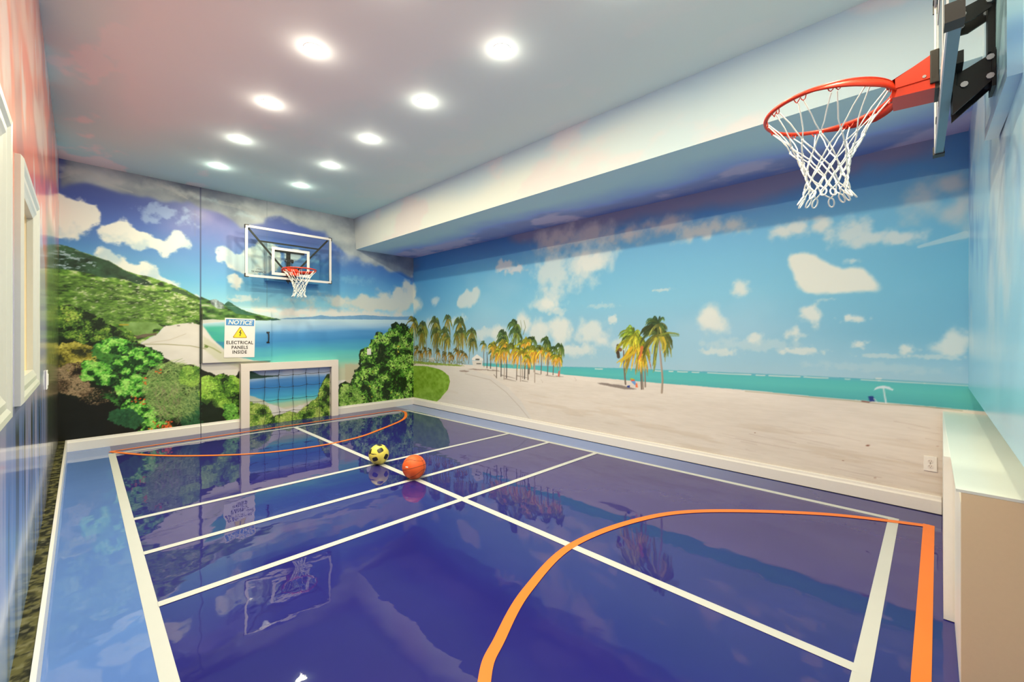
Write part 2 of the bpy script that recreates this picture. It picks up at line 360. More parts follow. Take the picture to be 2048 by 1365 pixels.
    def sea(X, Y):
        h = np.interp(X, [p[0] for p in hz], [p[1] for p in hz]); d = h - Y + (fbm(X * .35, Y * 4, 3, 4, 6) - .5) * .09
        st = [0, .05, .14, .24, .36, .5, .62, .78, .92, 1.5]; cs = np.array([(190, 212, 212), (186, 208, 212), (150, 186, 208), (84, 145, 190), (66, 135, 182), (78, 160, 182), (96, 185, 178), (130, 200, 170), (196, 194, 158), (206, 196, 160)], np.float32)
        o = np.stack([np.interp(d, st, cs[:, k]) for k in range(3)], -1)
        lf = sstep(2.25, 1.55, X)[..., None]; o = o + lf * (np.array((62, 172, 138), np.float32) - o) * sstep(.02, .1, d)[..., None] * .9
        pt = sstep(.5, .68, fbm(X * .45, Y * 3, 2.6, 4, 9)) * sstep(.1, .2, d) * sstep(.5, .3, d); o = o + pt[..., None] * (np.array((52, 108, 170), np.float32) - o) * .6
        return o
    c.poly([(395, 644), (480, 640.5), (560, 638.7), (700, 639), (830, 640.6), (840, 800), (700, 800), (560, 760), (395, 760)], sea)
    # beach
    sand = lambda X, Y: np.array((226, 214, 196), np.float32) - 26 * (fbm(X, Y * 2, 3, 4, 3)[..., None]) + 8
    c.poly([(262, 705), (285, 684), (318, 668), (330, 652), (362, 648), (388, 642.5), (404, 650), (414, 664), (428, 682), (448, 699), (470, 712), (505, 721), (545, 726), (600, 745), (640, 765), (700, 760), (715, 742), (700, 860), (470, 860), (400, 780)], sand, 1, .012, 8, soft=2)
    c.poly([(404, 672), (430, 690), (455, 708), (500, 722), (560, 730), (560, 745), (480, 738), (430, 720), (404, 694)], (196, 192, 150), .55, .03, 8, soft=6)
    c.line([(288, 689), (330, 689), (380, 692), (410, 698)], 1.6, (150, 140, 95), .8); c.line([(300, 686), (340, 680), (372, 668)], 1.2, (196, 178, 152), .7)
    c.line([(408, 690), (425, 697), (440, 706)], 2.4, (140, 145, 80), .6); c.poly([(408, 690), (416, 692), (414, 697), (406, 695)], (100, 120, 50), .9, .01)
    c.poly([(690, 728), (722, 728), (722, 775), (690, 785)], lambda X, Y: np.array((192, 178, 140), np.float32) + 0 * X[..., None], .8, .02, soft=6)
    # main hill with scrub
    P = np.array([(30, 48, 20), (56, 84, 28), (84, 124, 40), (112, 152, 54), (148, 176, 84), (196, 200, 144)], np.float32)
    def scrub(X, Y, fx=22, sd=1, lo=.26, hi=.76):
        n = fbm(X * .55, Y * 1.3, fx, 4, sd) * .78 + fbm(X, Y, 3, 3, sd + 9) * .22; n = .5 + (n - .5) * 1.25; t = np.clip((n - lo) / (hi - lo), 0, .999) * (len(P) - 1)
        i = t.astype(int); return P[i] + (P[np.minimum(i + 1, len(P) - 1)] - P[i]) * (t - i)[..., None]
    c.poly([(110, 489), (135, 493), (160, 503), (190, 513), (222, 525), (250, 541), (272, 549), (300, 554), (322, 562), (345, 570), (370, 580), (400, 596), (402, 652), (385, 645), (330, 652), (315, 668), (285, 684), (262, 705), (110, 720)], scrub, 1, .008, 18)
    def dark(X, Y):
        o = np.array((30, 58, 38), np.float32) + (fbm(X, Y * 1.6, 9, 4, 3)[..., None] - .4) * np.array((70, 95, 60), np.float32)
        r = sstep(.56, .66, fbm(X * .7, Y * 1.7, 30, 3, 8)) * sstep(.40, .52, fbm(X, Y, 2.5, 2, 4)); return o + r[..., None] * (np.array((168, 182, 186), np.float32) - o) * .85
    c.poly([(110, 489), (135, 493), (160, 503), (190, 513), (222, 525), (250, 541), (272, 552), (310, 570), (285, 571), (250, 561), (215, 556), (180, 548), (150, 541), (110, 538)], dark, 1, .02, 9, soft=1)
    c.poly([(345, 575), (372, 584), (380, 594), (360, 588), (342, 581)], (50, 74, 50), .8, .02)
    for _ in range(260):
        u, v = 150 + 250 * c.rng.rand(), 560 + 80 * c.rng.rand(); x, z, _k = MB(u, v)
        if z < MB(u, 520 + (u - 200) * .42)[1] : c.dab(x, z, .006 + .014 * c.rng.rand(), .45, .2, (212, 206, 178), .75)
    hp = [(118, 545), (200, 556), (300, 575), (400, 600), (402, 640), (330, 650), (250, 650), (200, 640), (118, 620)]
    for _ in range(2600):
        u, v = 115 + 290 * c.rng.rand(), 548 + 100 * c.rng.rand()
        if v > 552 + (u - 150) * .2: x, z, _k = MB(u, v); g_ = c.rng.rand(); c.dab(x, z, .010 + .016 * c.rng.rand(), .42, c.rng.uniform(-.3, .3), (52 + 70 * g_, 78 + 78 * g_, 30 + 34 * g_), .55)
    # far headlands
    c.poly([(400, 593), (420, 601), (430, 600), (442, 605), (452, 612), (458, 604), (472, 613), (488, 622), (510, 629), (535, 634), (555, 638), (562, 640), (545, 641.5), (500, 641), (470, 640), (440, 644), (400, 647)],
           lambda X, Y: scrub(X, Y, 15, 4, .30, .85) * .86 + np.array((0, 4, 12), np.float32), 1, .005, 20)
    c.poly([(420, 600), (432, 599), (444, 606), (450, 617), (436, 619), (424, 611)], lambda X, Y: np.array((128, 136, 132), np.float32) + (fbm(X * 2, Y, 16, 3, 2)[..., None] - .5) * 190, .95, .01)
    c.poly([(448, 610), (456, 603), (468, 612), (490, 624), (515, 632), (470, 628)], lambda X, Y: np.array((62, 108, 84), np.float32) + (fbm(X, Y, 9, 3, 2)[..., None] - .5) * 70, .9, .01)
    c.poly([(540, 638.5), (552, 637), (562, 640), (548, 641.6), (536, 641)], (38, 78, 70))
    c.poly([(402, 641), (425, 639), (445, 640.5), (470, 641), (470, 643.5), (440, 645), (402, 648)], (216, 208, 196), .9, .006)
    # meadow and rocks beside the beach
    c.poly([(240, 648), (270, 645), (300, 644), (318, 650), (326, 655), (306, 660), (300, 668), (276, 672), (255, 662)], lambda X, Y: np.array((122, 152, 78), np.float32) + (fbm(X, Y, 14, 3, 2)[..., None] - .5) * 60, 1, .02)
    c.poly([(268, 672), (300, 667), (314, 664), (312, 670), (290, 675), (274, 678)], (104, 84, 68), .9, .015); c.line([(240, 650), (256, 650)], 3, (176, 152, 42), .9)
    for u, v in ((328, 653), (357, 652)): c.line([(u - 2, v), (u + 2, v)], 1.6, (90, 80, 70), .9)
    # darker mid-distance shrubs
    D = [(34, 58, 22), (64, 98, 34), (98, 132, 44), (142, 168, 62), (170, 180, 80)]
    c.poly([(110, 614), (140, 610), (162, 622), (190, 626), (205, 645), (235, 655), (250, 668), (268, 686), (290, 700), (292, 716), (230, 735), (110, 730)], lambda X, Y: np.array((36, 48, 22), np.float32) + (fbm(X, Y, 6, 4, 2)[..., None] - .5) * 40, 1, .03, 8)
    c.leaves([(112, 612), (160, 614), (205, 640), (250, 660), (288, 698), (286, 712), (230, 725), (112, 715)], 3000, .008, .017, D, .6, 6, .47, 5, dark=(20, 34, 16))
    # foreground shrubbery
    c.poly([(110, 700), (140, 676), (165, 690), (200, 684), (240, 676), (275, 690), (300, 700), (325, 712), (340, 722), (352, 730), (366, 728), (380, 730), (402, 738), (430, 752), (446, 748), (462, 764), (482, 744), (484, 860), (300, 880), (110, 900)], lambda X, Y: np.array((26, 30, 16), np.float32) + (fbm(X, Y, 7, 4, 5)[..., None] - .5) * 34, 1, .035, 7)
    c.poly([(110, 790), (200, 800), (300, 812), (330, 860), (110, 900)], (20, 18, 12), .75, .05, 4, soft=8)
    G = [(40, 84, 26), (62, 128, 40), (92, 172, 54), (128, 200, 72), (166, 216, 100)]
    Yl = [(72, 70, 28), (120, 108, 40), (160, 146, 52), (198, 180, 80)]
    Br = [(46, 36, 24), (86, 66, 44), (128, 100, 70), (160, 132, 96)]
    DG = [(18, 44, 28), (30, 66, 40), (44, 88, 50)]
    c.leaves([(112, 702), (142, 678), (170, 692), (200, 690), (205, 720), (180, 740), (112, 745)], 1700, .008, .016, Yl, .6, 6, .38, 3, dark=(50, 50, 24))
    c.leaves([(112, 735), (165, 720), (175, 760), (200, 780), (150, 795), (112, 780)], 1500, .006, .013, Br, .5, 7, .45, 6, dark=(30, 24, 16))
    c.leaves([(180, 770), (230, 780), (235, 800), (190, 812), (150, 805)], 260, .005, .011, Br, .5, 7, .5, 6)
    c.leaves([(185, 690), (215, 678), (250, 680), (285, 700), (262, 730), (220, 735), (190, 720)], 1300, .010, .02, DG + [(70, 128, 52)], .6, 5, .3, 4)
    c.leaves([(190, 690), (262, 682), (350, 735), (400, 760), (402, 800), (320, 850), (260, 850), (215, 800), (180, 760)], 2600, .010, .02, [(18, 40, 20), (34, 70, 28), (52, 98, 38), (72, 126, 46)], .6, 6, .42, 8)
    for P_, N_ in (([(158, 752), (168, 728), (192, 716), (214, 728), (228, 748), (218, 780), (196, 772), (172, 764)], 1150), ([(180, 692), (210, 678), (242, 676), (268, 690), (250, 706), (205, 706)], 650),
                   ([(226, 722), (258, 712), (284, 732), (270, 752), (236, 746)], 620), ([(256, 700), (292, 690), (322, 706), (328, 736), (286, 734), (266, 720)], 900),
                   ([(230, 786), (248, 750), (276, 744), (298, 765), (290, 792), (258, 798), (238, 796)], 1150), ([(234, 816), (260, 796), (290, 800), (312, 820), (308, 850), (282, 842), (258, 828)], 950),
                   ([(272, 866), (300, 848), (340, 844), (356, 862), (330, 876), (286, 880)], 600)):
        c.leaves(P_, N_, .008, .018, G, .55, 15, .47, 3, dark=(24, 58, 22))
    c.leaves([(216, 826), (260, 812), (290, 840), (270, 858), (230, 850)], 500, .012, .024, DG, .6, 5, .3, 4)
    c.leaves([(362, 800), (402, 780), (402, 852), (380, 860), (362, 850)], 700, .012, .022, DG, .6, 6, .35, 4)
    R = c.rng
    for _ in range(1700):                      # feathery grass-like shrub
        a = R.rand() * 6.28; rr = R.rand() ** .6; u, v = 340 + 58 * rr * math.cos(a), 782 + 58 * rr * math.sin(a)
        x, z, k = MB(u, v); an = R.uniform(-1.5, .9) + (u - 335) * -.012; l = R.uniform(.05, .13); b = R.rand()
        c.stroke([(x, z), (x + l * math.cos(an) * .5, z + l * math.sin(an) * .5 + .008), (x + l * math.cos(an), z + l * math.sin(an))], .0028, .0016, (74 + 112 * b, 104 + 98 * b, 44 + 74 * b), .9)
    for _ in range(60):
        x, z, k = MB(R.uniform(310, 360), R.uniform(780, 850)); c.stroke([(x, z), (x + R.uniform(-.04, .05), z + R.uniform(.04, .12))], .003, .002, (150, 128, 104), .8)
    c.leaves([(356, 736), (372, 726), (402, 738), (402, 770), (380, 775), (360, 760)], 900, .008, .016, [(60, 96, 34), (100, 142, 50), (148, 180, 72)], .6, 7, .36, 3)
    c.leaves([(404, 748), (430, 756), (446, 752), (462, 764), (476, 745), (482, 760), (482, 830), (404, 800)], 3000, .009, .018, [(48, 84, 24), (80, 124, 36), (118, 162, 48), (160, 196, 74)], .65, 5, .38, 5, dark=(30, 46, 18))
    c.leaves([(440, 812), (468, 806), (482, 822), (476, 844), (446, 846)], 500, .009, .016, [(60, 110, 34), (100, 158, 54), (140, 190, 80)], .65, 7, .36, 5)
    c.poly([(404, 800), (430, 800), (444, 820), (440, 850), (404, 856)], (24, 40, 20), .55, .04, 6, soft=8)
    for u, v, n in ((330, 857, 34), (338, 850, 26), (312, 850, 8), (268, 800, 9), (285, 803, 8), (290, 762, 7), (316, 740, 5), (300, 862, 6)):
        for _ in range(n):
            x, z, k = MB(u + R.uniform(-6, 6), v + R.uniform(-7, 7)); c.dab(x, z, R.uniform(.007, .014), .6, R.rand() * 3, (232, R.randint(70, 130), 44))
    # sea-grape shrub by the corner
    Bp = [(830, 640), (826, 660), (815, 655), (808, 646), (798, 650), (792, 643), (783, 648), (781, 660), (773, 668), (769, 676), (764, 665), (755, 664), (750, 672), (752, 680), (742, 682), (738, 694), (728, 696), (718, 706), (718, 716), (724, 727), (716, 736), (712, 745), (704, 758), (700, 768), (690, 764), (679, 770), (670, 800), (650, 860), (830, 830)]
    c.poly(Bp, lambda X, Y: np.array((34, 50, 20), np.float32) + (fbm(X, Y, 8, 4, 5)[..., None] - .5) * 40, 1, .03, 10)
    SG = [(36, 72, 22), (58, 106, 30), (88, 144, 42), (126, 178, 62), (170, 204, 92)]
    c.leaves(Bp, 5200, .012, .026, SG, .5, 8, .45, 5, dark=(26, 44, 16))
    c.leaves([(679, 772), (700, 770), (722, 790), (725, 818), (679, 822)], 900, .010, .02, [(80, 120, 40), (124, 160, 64), (164, 190, 96)], .6, 7, .4, 4)
    for u, v, s_ in ((796, 693, .03), (797, 704, .022), (782, 786, .02), (740, 773, .018), (746, 744, .014), (744, 794, .014), (794, 791, .014)):
        for _ in range(4): x, z, k = MB(u + R.uniform(-1, 1), v + R.uniform(-1, 1)); c.dab(x, z, s_ * R.uniform(.5, .9), .6, R.rand() * 3, (206, 200, 60))
    for _ in range(40):
        x, z, k = MB(R.uniform(740, 822), R.uniform(680, 810)); c.stroke([(x, z), (x + R.uniform(-.03, .03), z + R.uniform(.03, .1))], .004, .003, (150, 130, 90), .7)
    c.palm(830, 645, 22, (828, 728), 1.6, 16, 3, ((70, 76, 34), (128, 116, 40), (170, 140, 46)))
    # small panorama printed inside the goal
    gx0, gx1, gz = 1.99, 3.34, .93
    w = c.win(gx0, 0, gx1, gz); X, Y = S[w], Z[w]
    t = (X - 2.03) / 1.27; st = [0, .12, .20, .30, .36, .44, .60, .70, .755, .765, .80, .93]
    cs = np.array([(190, 180, 150), (200, 190, 160), (196, 190, 150), (170, 196, 160), (96, 190, 184), (72, 160, 190), (54, 118, 176), (86, 140, 190), (178, 196, 212), (190, 196, 204), (170, 180, 196), (150, 168, 192)], np.float32)
    d = Y + (fbm(X * .5, Y * 3, 5, 4, 3) - .5) * .05 + .20 * (t - .55) ** 2 * sstep(.5, .2, Y); c.a[w] = np.stack([np.interp(d, st, cs[:, k]) for k in range(3)], -1)
    pt = sstep(.5, .62, fbm(X * .6, Y * 3, 4, 4, 8)) * sstep(.78, .84, Y); c.a[w] += (pt * .7)[..., None] * (np.array((206, 200, 200), np.float32) - c.a[w])
    q = lambda P: [(2.03 + a * 1.27, b) for a, b in P]
    c.poly(q([(-.03, .93), (.04, .87), (.12, .81), (.2, .79), (.34, .78), (.34, .765), (-.03, .75)]), (50, 84, 66), 1, .008, 12, px=False)
    c.poly(q([(-.03, .52), (.06, .47), (.16, .40), (.26, .31), (.40, .24), (.62, .25), (.80, .32), (.80, .22), (.55, .14), (.3, .12), (.14, .2), (-.03, .3)]), (208, 196, 168), .9, .012, 8, px=False, soft=2)
    c.poly(q([(.22, .33), (.3, .28), (.42, .22), (.56, .21), (.66, .24), (.62, .15), (.4, .12), (.26, .14)]), (222, 212, 200), .9, .03, 8, px=False)
    for P_, N_ in ((q([(-.03, .36), (.08, .36), (.16, .32), (.24, .2), (.3, .1), (.3, 0), (-.03, 0)]), 1500), (q([(1.05, .75), (.96, .74), (.90, .60), (.86, .5), (.88, .42), (.80, .3), (.66, .2), (.56, .1), (.5, 0), (1.05, 0)]), 2600), (q([(.3, .12), (.5, .16), (.6, .1), (.6, 0), (.3, 0)]), 500)):
        c.poly(P_, (44, 62, 26), 1, .02, 12, px=False); c.leaves(P_, N_, .008, .018, [(52, 88, 30), (86, 124, 42), (130, 162, 58), (176, 190, 90)], .55, 8, .42, 4, px=False, dark=(38, 56, 24))
    # seams of the flush doors
    def seam(x, z0, z1, wd, col=(30, 34, 52), al=.9): c.stroke([(x, z0), (x, z1)], wd, wd, col, al)
    xs = MB(401, 500)[0]; seam(xs, 1.86, H, .006, (44, 50, 84)); seam(xs, 1.03, 1.9, .012, (40, 46, 40)); seam(xs, 0, 1.03, .008, (14, 18, 12))
    seam(MB(390, 420)[0], 2.9, 3.4, .002, (120, 120, 130), .5); seam(MB(534, 430)[0], 1.9, H, .002, (90, 100, 110), .7)
    c.stroke([(xs, 1.905), (2.35, 1.87)], .002, .002, (170, 180, 150), .6)
    return c

# ------------------------------------------------------------------ the long wall mural: sand, palms, sea
def paint_beach():
    c = Canvas(L, BZ, 0.0055, ML); S, Z = c.S, c.Z
    c.zgrad([(0, (214, 200, 182)), (1.2, (150, 188, 200)), (1.5, (142, 184, 200)), (1.9, (126, 184, 204)), (2.3, (110, 176, 203)), (2.6, (98, 166, 200)), (2.8, (86, 148, 192)), (3.06, (74, 122, 174))])
    t = sstep(6.0, 7.9, S) * .5; c.blend(slice(None), t * sstep(1.1, 1.5, Z), (84, 158, 182))
    t = sstep(2.2, 0, S) * .6 * sstep(1.6, 2.1, Z); c.blend(slice(None), t, (66, 138, 186))
    c.blend(slice(None), sstep(.45, .8, fbm(S * .6, Z, 1.3, 4, 4)) * .22, (180, 205, 212))
    # clouds near the top (run on to the soffit)
    c.blend(slice(None), sstep(2.78, 2.98, Z + (fbm(S, Z, 1.6, 4, 9) - .5) * .25) * sstep(.38, .55, fbm(S * .7, Z, 1.5, 4, 11)) * .8, (150, 136, 152))
    c.cloud([(1110, 480, 60, 34), (1180, 470, 90, 26), (1260, 470, 80, 22), (1330, 450, 60, 20)], (202, 194, 186), .7, 2.5, .95, .6, 3)
    c.cloud([(1012, 530, 24, 12), (1030, 540, 26, 10)], (200, 198, 196), 1.0, 5, .9, .5, 4)
    c.cloud([(1400, 462, 60, 22), (1470, 450, 40, 18)], (205, 203, 192), .8, 3, .9, .6, 5)
    c.cloud([(1850, 400, 60, 50), (1920, 420, 50, 60), (1900, 370, 60, 30)], (188, 190, 184), .7, 2, .85, .7, 6)
    # large pale cloud
    c.cloud([(1110, 545, 50, 45), (1160, 530, 55, 45), (1200, 515, 40, 30), (1100, 590, 34, 26), (1090, 608, 34, 16)], (200, 210, 204), .7, 3, .9, .5, 7)
    c.cloud([(1180, 525, 30, 24), (1100, 608, 30, 14)], (222, 220, 206), .8, 5, .8, .5, 8)
    c.fpoly([(911, 612), (915, 600), (925, 588), (934, 578), (940, 586), (948, 576), (957, 572), (961, 584), (955, 600), (945, 612), (925, 617)], (208, 212, 202), .85, .05, 9, .8, .6)
    c.cloud([(824, 590, 10, 26), (832, 608, 12, 18)], (214, 212, 194), .5, 4, .95, .4, 4)
    c.cloud([(869, 603, 10, 10)], (200, 208, 204), .8, 5, .8, .6, 5)
    def pc(P, seed, al=1, soft=3, col=(218, 216, 200)): c.fpoly(P, lambda X, Y: np.array(col, np.float32) - sstep(.5, .8, fbm(X, Y, 2.5, 4, seed))[..., None] * np.array((26, 12, 4), np.float32), al, .04, 8, .7, .5, seed)
    pc([(1573, 514), (1582, 503), (1600, 506), (1624, 502), (1642, 518), (1660, 530), (1690, 538), (1716, 534), (1738, 542), (1752, 562), (1770, 574), (1762, 584), (1690, 588), (1625, 586), (1600, 578), (1588, 558), (1580, 538)], 4, 1, 5)
    c.cloud([(1590, 458, 44, 20), (1570, 465, 30, 18), (1640, 450, 30, 18)], (204, 206, 196), .7, 3, .95, .5, 9)
    c.cloud([(1700, 465, 55, 30), (1730, 480, 60, 18), (1800, 475, 60, 16)], (196, 204, 198), .7, 3, .9, .5, 10)
    c.cloud([(1705, 522, 22, 6)], (196, 206, 200), .8, 5, .8, .6, 3)
    c.stroke(ML(1838, 494)[:2] and [ML(1838, 494)[:2], ML(1890, 480)[:2], ML(1930, 470)[:2]], .012, .03, (190, 204, 200), .55)
    for b, a in (((1480, 575, 24, 22), .9), ((1420, 645, 36, 30), .95), ((1412, 640, 20, 22), .9), ((1622, 632, 22, 22), .95), ((1706, 637, 26, 9), .9), ((1588, 668, 22, 16), .9), ((1900, 690, 38, 28), .85), ((1720, 690, 18, 9), .85), ((1818, 700, 20, 12), .85), ((1512, 676, 17, 13), .85), ((1600, 703, 52, 8), .8), ((1440, 705, 40, 8), .7), ((1225, 640, 12, 9), .8), ((1870, 715, 60, 6), .5), ((1760, 712, 50, 5), .5),
                 ((1120, 660, 26, 30), .95), ((1182, 660, 34, 26), .85), ((1145, 700, 50, 14), .8), ((1052, 650, 24, 26), .95), ((1075, 668, 22, 26), .85), ((1000, 668, 16, 26), .9), ((972, 668, 30, 12), .7), ((1230, 690, 40, 16), .6), ((1110, 625, 20, 8), .6), ((1325, 580, 22, 4), .6), ((1205, 612, 30, 6), .4), ((915, 640, 20, 10), .8), ((860, 648, 14, 16), .7), ((1500, 690, 120, 12), .35), ((1750, 735, 200, 10), .2), ((1650, 600, 20, 4), .4)):
        c.cloud([b], (214, 214, 202), .95, 4.5, a, .45, int(b[0]) % 11)
    # sea
    top = [(960, 726), (1060, 731), (1120, 733.5), (1250, 737), (1400, 743), (1600, 751.5), (1800, 761), (1945, 769)]
    bot = [(1990, 826), (1938, 821), (1840, 812), (1740, 803), (1640, 795), (1520, 783), (1400, 773), (1320, 767), (1220, 758), (1130, 750), (1070, 740), (1000, 736), (960, 733)]
    tp = [ML(*p)[:2] for p in top]
    def sea(X, Y):
        h = np.interp(X, [p[0] for p in tp], [p[1] for p in tp]); d = (h - Y) + (fbm(X * .25, Y * 5, 4, 4, 5) - .5) * .05
        cs = np.array([(96, 168, 178), (86, 178, 172), (92, 182, 172), (80, 166, 164), (88, 168, 158)], np.float32); o = np.stack([np.interp(d, [0, .03, .1, .2, .3], cs[:, k]) for k in range(3)], -1)
        return o
    c.poly(top + bot, sea)
    for a, b, y in ((1190, 1205, .2), (1415, 1502, 0), (1512, 1530, .3), (1538, 1600, .2), (1608, 1656, 0), (1690, 1700, .3), (1722, 1760, .1), (1756, 1850, .7), (1848, 1938, .5), (1310, 1325, 0), (1338, 1346, 0), (1355, 1375, 0), (1384, 1398, 0)):
        v = lambda u: np.interp(u, [p[0] for p in top], [p[1] for p in top]) + 2.6 + y
        c.line([(a, v(a)), ((a + b) / 2, v((a + b) / 2) + .3), (b, v(b))], 1.7, (222, 216, 200), .9)
    c.line([(1752, 757.5), (1762, 758)], 2.2, (226, 220, 206), .9)
    # sand, path, lawn
    def sand(X, Y):
        n = fbm(X * .35, Y * 2.4, 3, 4, 5)[..., None]; f = fbm(X * .4, Y * 4, 22, 3, 6)[..., None]
        o = np.array((226, 211, 192), np.float32) + (n - .5) * 16 + (f - .5) * 12 - sstep(.9, .2, Y)[..., None] * np.array((4, 6, 8), np.float32)
        r = sstep(.60, .72, fbm(X * .35, Y * 5, 5, 4, 9)) * sstep(.75, .4, Y); return o - r[..., None] * np.array((8, 10, 12), np.float32)
    c.poly([(815, 728), (880, 727), (960, 731.5), (1000, 735)] + bot[::-1][1:] + [(2000, 829), (2040, 1300), (815, 900)], sand, 1, .004, 20)
    c.line([(1490, 783), (1560, 789), (1640, 797), (1700, 802), (1760, 808), (1850, 814), (1925, 822)], .9, (120, 120, 84), .75)
    c.poly([(868, 730), (905, 734), (950, 742), (985, 755), (1015, 775), (1042, 802), (1062, 836), (1085, 900), (880, 900), (870, 810), (898, 780), (900, 760), (888, 742), (850, 732)], (214, 204, 190), .55, .01, 8, soft=4)
    c.line([(930, 748), (980, 760), (1012, 785), (1040, 815), (1060, 840)], 1.4, (176, 158, 140), .5)
    c.poly([(815, 722), (850, 724), (880, 727), (915, 729), (930, 733), (870, 731), (826, 727)], lambda X, Y: np.array((140, 160, 70), np.float32) + (fbm(X, Y, 14, 3, 3)[..., None] - .5) * 50, 1, .01, 12)
    c.poly([(815, 733), (840, 732), (866, 735), (884, 741), (897, 752), (900, 764), (896, 778), (886, 792), (872, 806), (860, 840), (815, 860)], lambda X, Y: np.array((128, 162, 50), np.float32) + (fbm(X, Y * 1.5, 12, 4, 3)[..., None] - .5) * 60 + sstep(.8, 1.2, Y)[..., None] * np.array((24, 18, 4), np.float32), 1, .012, 9)
    c.poly([(818, 728), (832, 728), (826, 732), (818, 732)], (150, 130, 110), .8, .01)
    for P_ in ([(918, 742), (930, 741), (940, 743), (932, 745), (921, 744)], [(934, 739), (950, 738), (976, 739.5), (978, 741), (950, 740.5)]): c.poly(P_, (150, 126, 112), .8, .008, 16)
    # lines of wrack on the sand
    R = c.rng
    for _ in range(46):
        u = R.uniform(1420, 1880); v = R.uniform(840, 985); l = R.uniform(20, 110)
        c.line([(u, v), (u + l * .5, v + l * .1 + R.uniform(-1, 1)), (u + l, v + l * .2)], R.uniform(.7, 1.5), (188, 166, 150), R.uniform(.25, .6))
    for u, v, s_ in ((1735, 892, .012), (1737, 891, .01), (1833, 988, .01), (1686, 922, .006), (1750, 956, .007), (1510, 866, .006), (1875, 893, .005)): x, z, k = ML(u, v); c.dab(x, z, s_, .5, .2, (140, 90, 70))
    # left grove
    trunks = [(828, 640, 829, 728), (839, 660, 840, 722), (846, 665, 846, 724), (853, 668, 853, 722), (871, 660, 874, 727), (868, 665, 868, 723), (890, 660, 889, 728), (893, 655, 891, 729), (884, 670, 886, 726), (899, 650, 897, 726), (918, 660, 914, 729), (926, 660, 924, 729), (916, 670, 919, 730), (942, 680, 937, 728), (967, 695, 968, 734)]
    for a in trunks: c.line([(a[0], a[1]), (a[2], a[3])], 1.5, (118, 104, 84), .95)
    gd = ((64, 82, 42), (96, 112, 48), (140, 134, 50), (176, 150, 52))
    for i, (u, v, r_) in enumerate(((835, 700, 14), (850, 702, 13), (842, 708, 12), (860, 704, 12), (877, 706, 12), (890, 710, 12), (902, 712, 12), (915, 705, 14), (925, 708, 12), (905, 714, 9), (932, 712, 9))): c.palm(u, v, r_ * 1.2, None, 1, 18, i + 40, ((84, 84, 38), (150, 120, 44), (200, 140, 50)))
    for i, (u, v, r_) in enumerate(((828, 648, 22), (846, 655, 24), (843, 668, 20), (870, 648, 27), (874, 668, 24), (896, 640, 19), (890, 668, 25), (895, 678, 16), (919, 648, 26), (924, 668, 22), (914, 672, 16), (944, 668, 22), (947, 684, 17))):
        c.palm(u, v, r_ * 1.15, None, 1.4, 34, i, gd, droop=.95, wind=-.12)
    c.palm(968, 690, 15, (968, 733), 1.3, 18, 21, ((70, 92, 50), (130, 140, 50), (220, 160, 60)))
    c.poly([(858, 716), (868, 715), (870, 724), (858, 724)], (206, 196, 184), .8, .006); c.leaves([(828, 716), (860, 718), (930, 722), (934, 730), (850, 726), (828, 724)], 260, .006, .012, [(90, 90, 60), (120, 120, 70)], .6, 6, .3)
    # lifeguard hut
    for P_, col in (([(944, 722), (965, 722), (965, 733), (946, 732)], (220, 208, 190)), ([(944, 717), (954, 709), (966, 718), (966, 722), (944, 721)], (232, 222, 206)), ([(951, 718), (959, 718), (959, 721), (951, 721)], (90, 90, 84)), ([(953, 727), (962, 727), (962, 729), (953, 729)], (92, 88, 80)), ([(948, 732), (950, 732), (950, 736), (948, 736)], (224, 214, 200)), ([(962, 732), (964, 732), (965, 737), (963, 737)], (224, 214, 200))): c.poly(P_, col)
    # middle grove
    for a, b in (((975, 741), (1000, 743)), ((988, 750), (994, 757)), ((1003, 751), (1030, 757)), ((1010, 758), (1032, 763)), ((1034, 752), (1058, 757)), ((1070, 747), (1082, 750)), ((1092, 751), (1110, 754)), ((1044, 762), (1056, 764)), ((1112, 753), (1127, 754)), ((985, 741), (998, 742))):
        c.line([a, b], 2.4, (150, 132, 118), .75, .8)
    mid = [(993, 694, 993, 756, 1), (1002, 690, 1002, 753, 0), (1010, 690, 1008, 759, 2), (1013, 700, 1013, 756, 0), (1034, 700, 1033, 760, 1), (1040, 700, 1041, 763, 2), (1044, 700, 1045, 757, 2), (1050, 700, 1049, 758, 0), (1055, 700, 1056, 760, 1), (1058, 700, 1058, 748, 0), (1069, 700, 1069.5, 765, 2), (1067, 700, 1068, 744, 2), (1083, 705, 1082, 748, 1), (1096, 700, 1095, 750, 1), (1107, 712, 1106, 750, 1), (1121, 705, 1119, 754, 2), (981, 712, 981, 737, 0), (974, 705, 974, 736, 0)]
    for u, v, bu, bv, k in mid: c.line([(u, v), ((u + bu) / 2 + .5, (v + bv) / 2), (bu, bv)], 1.7, ((74, 64, 58), (120, 104, 90), (170, 150, 132))[k], .95, 2.5)
    yo = ((104, 116, 40), (180, 172, 44), (236, 182, 52), (238, 160, 60)); gg = ((58, 78, 42), (84, 110, 50), (128, 140, 56))
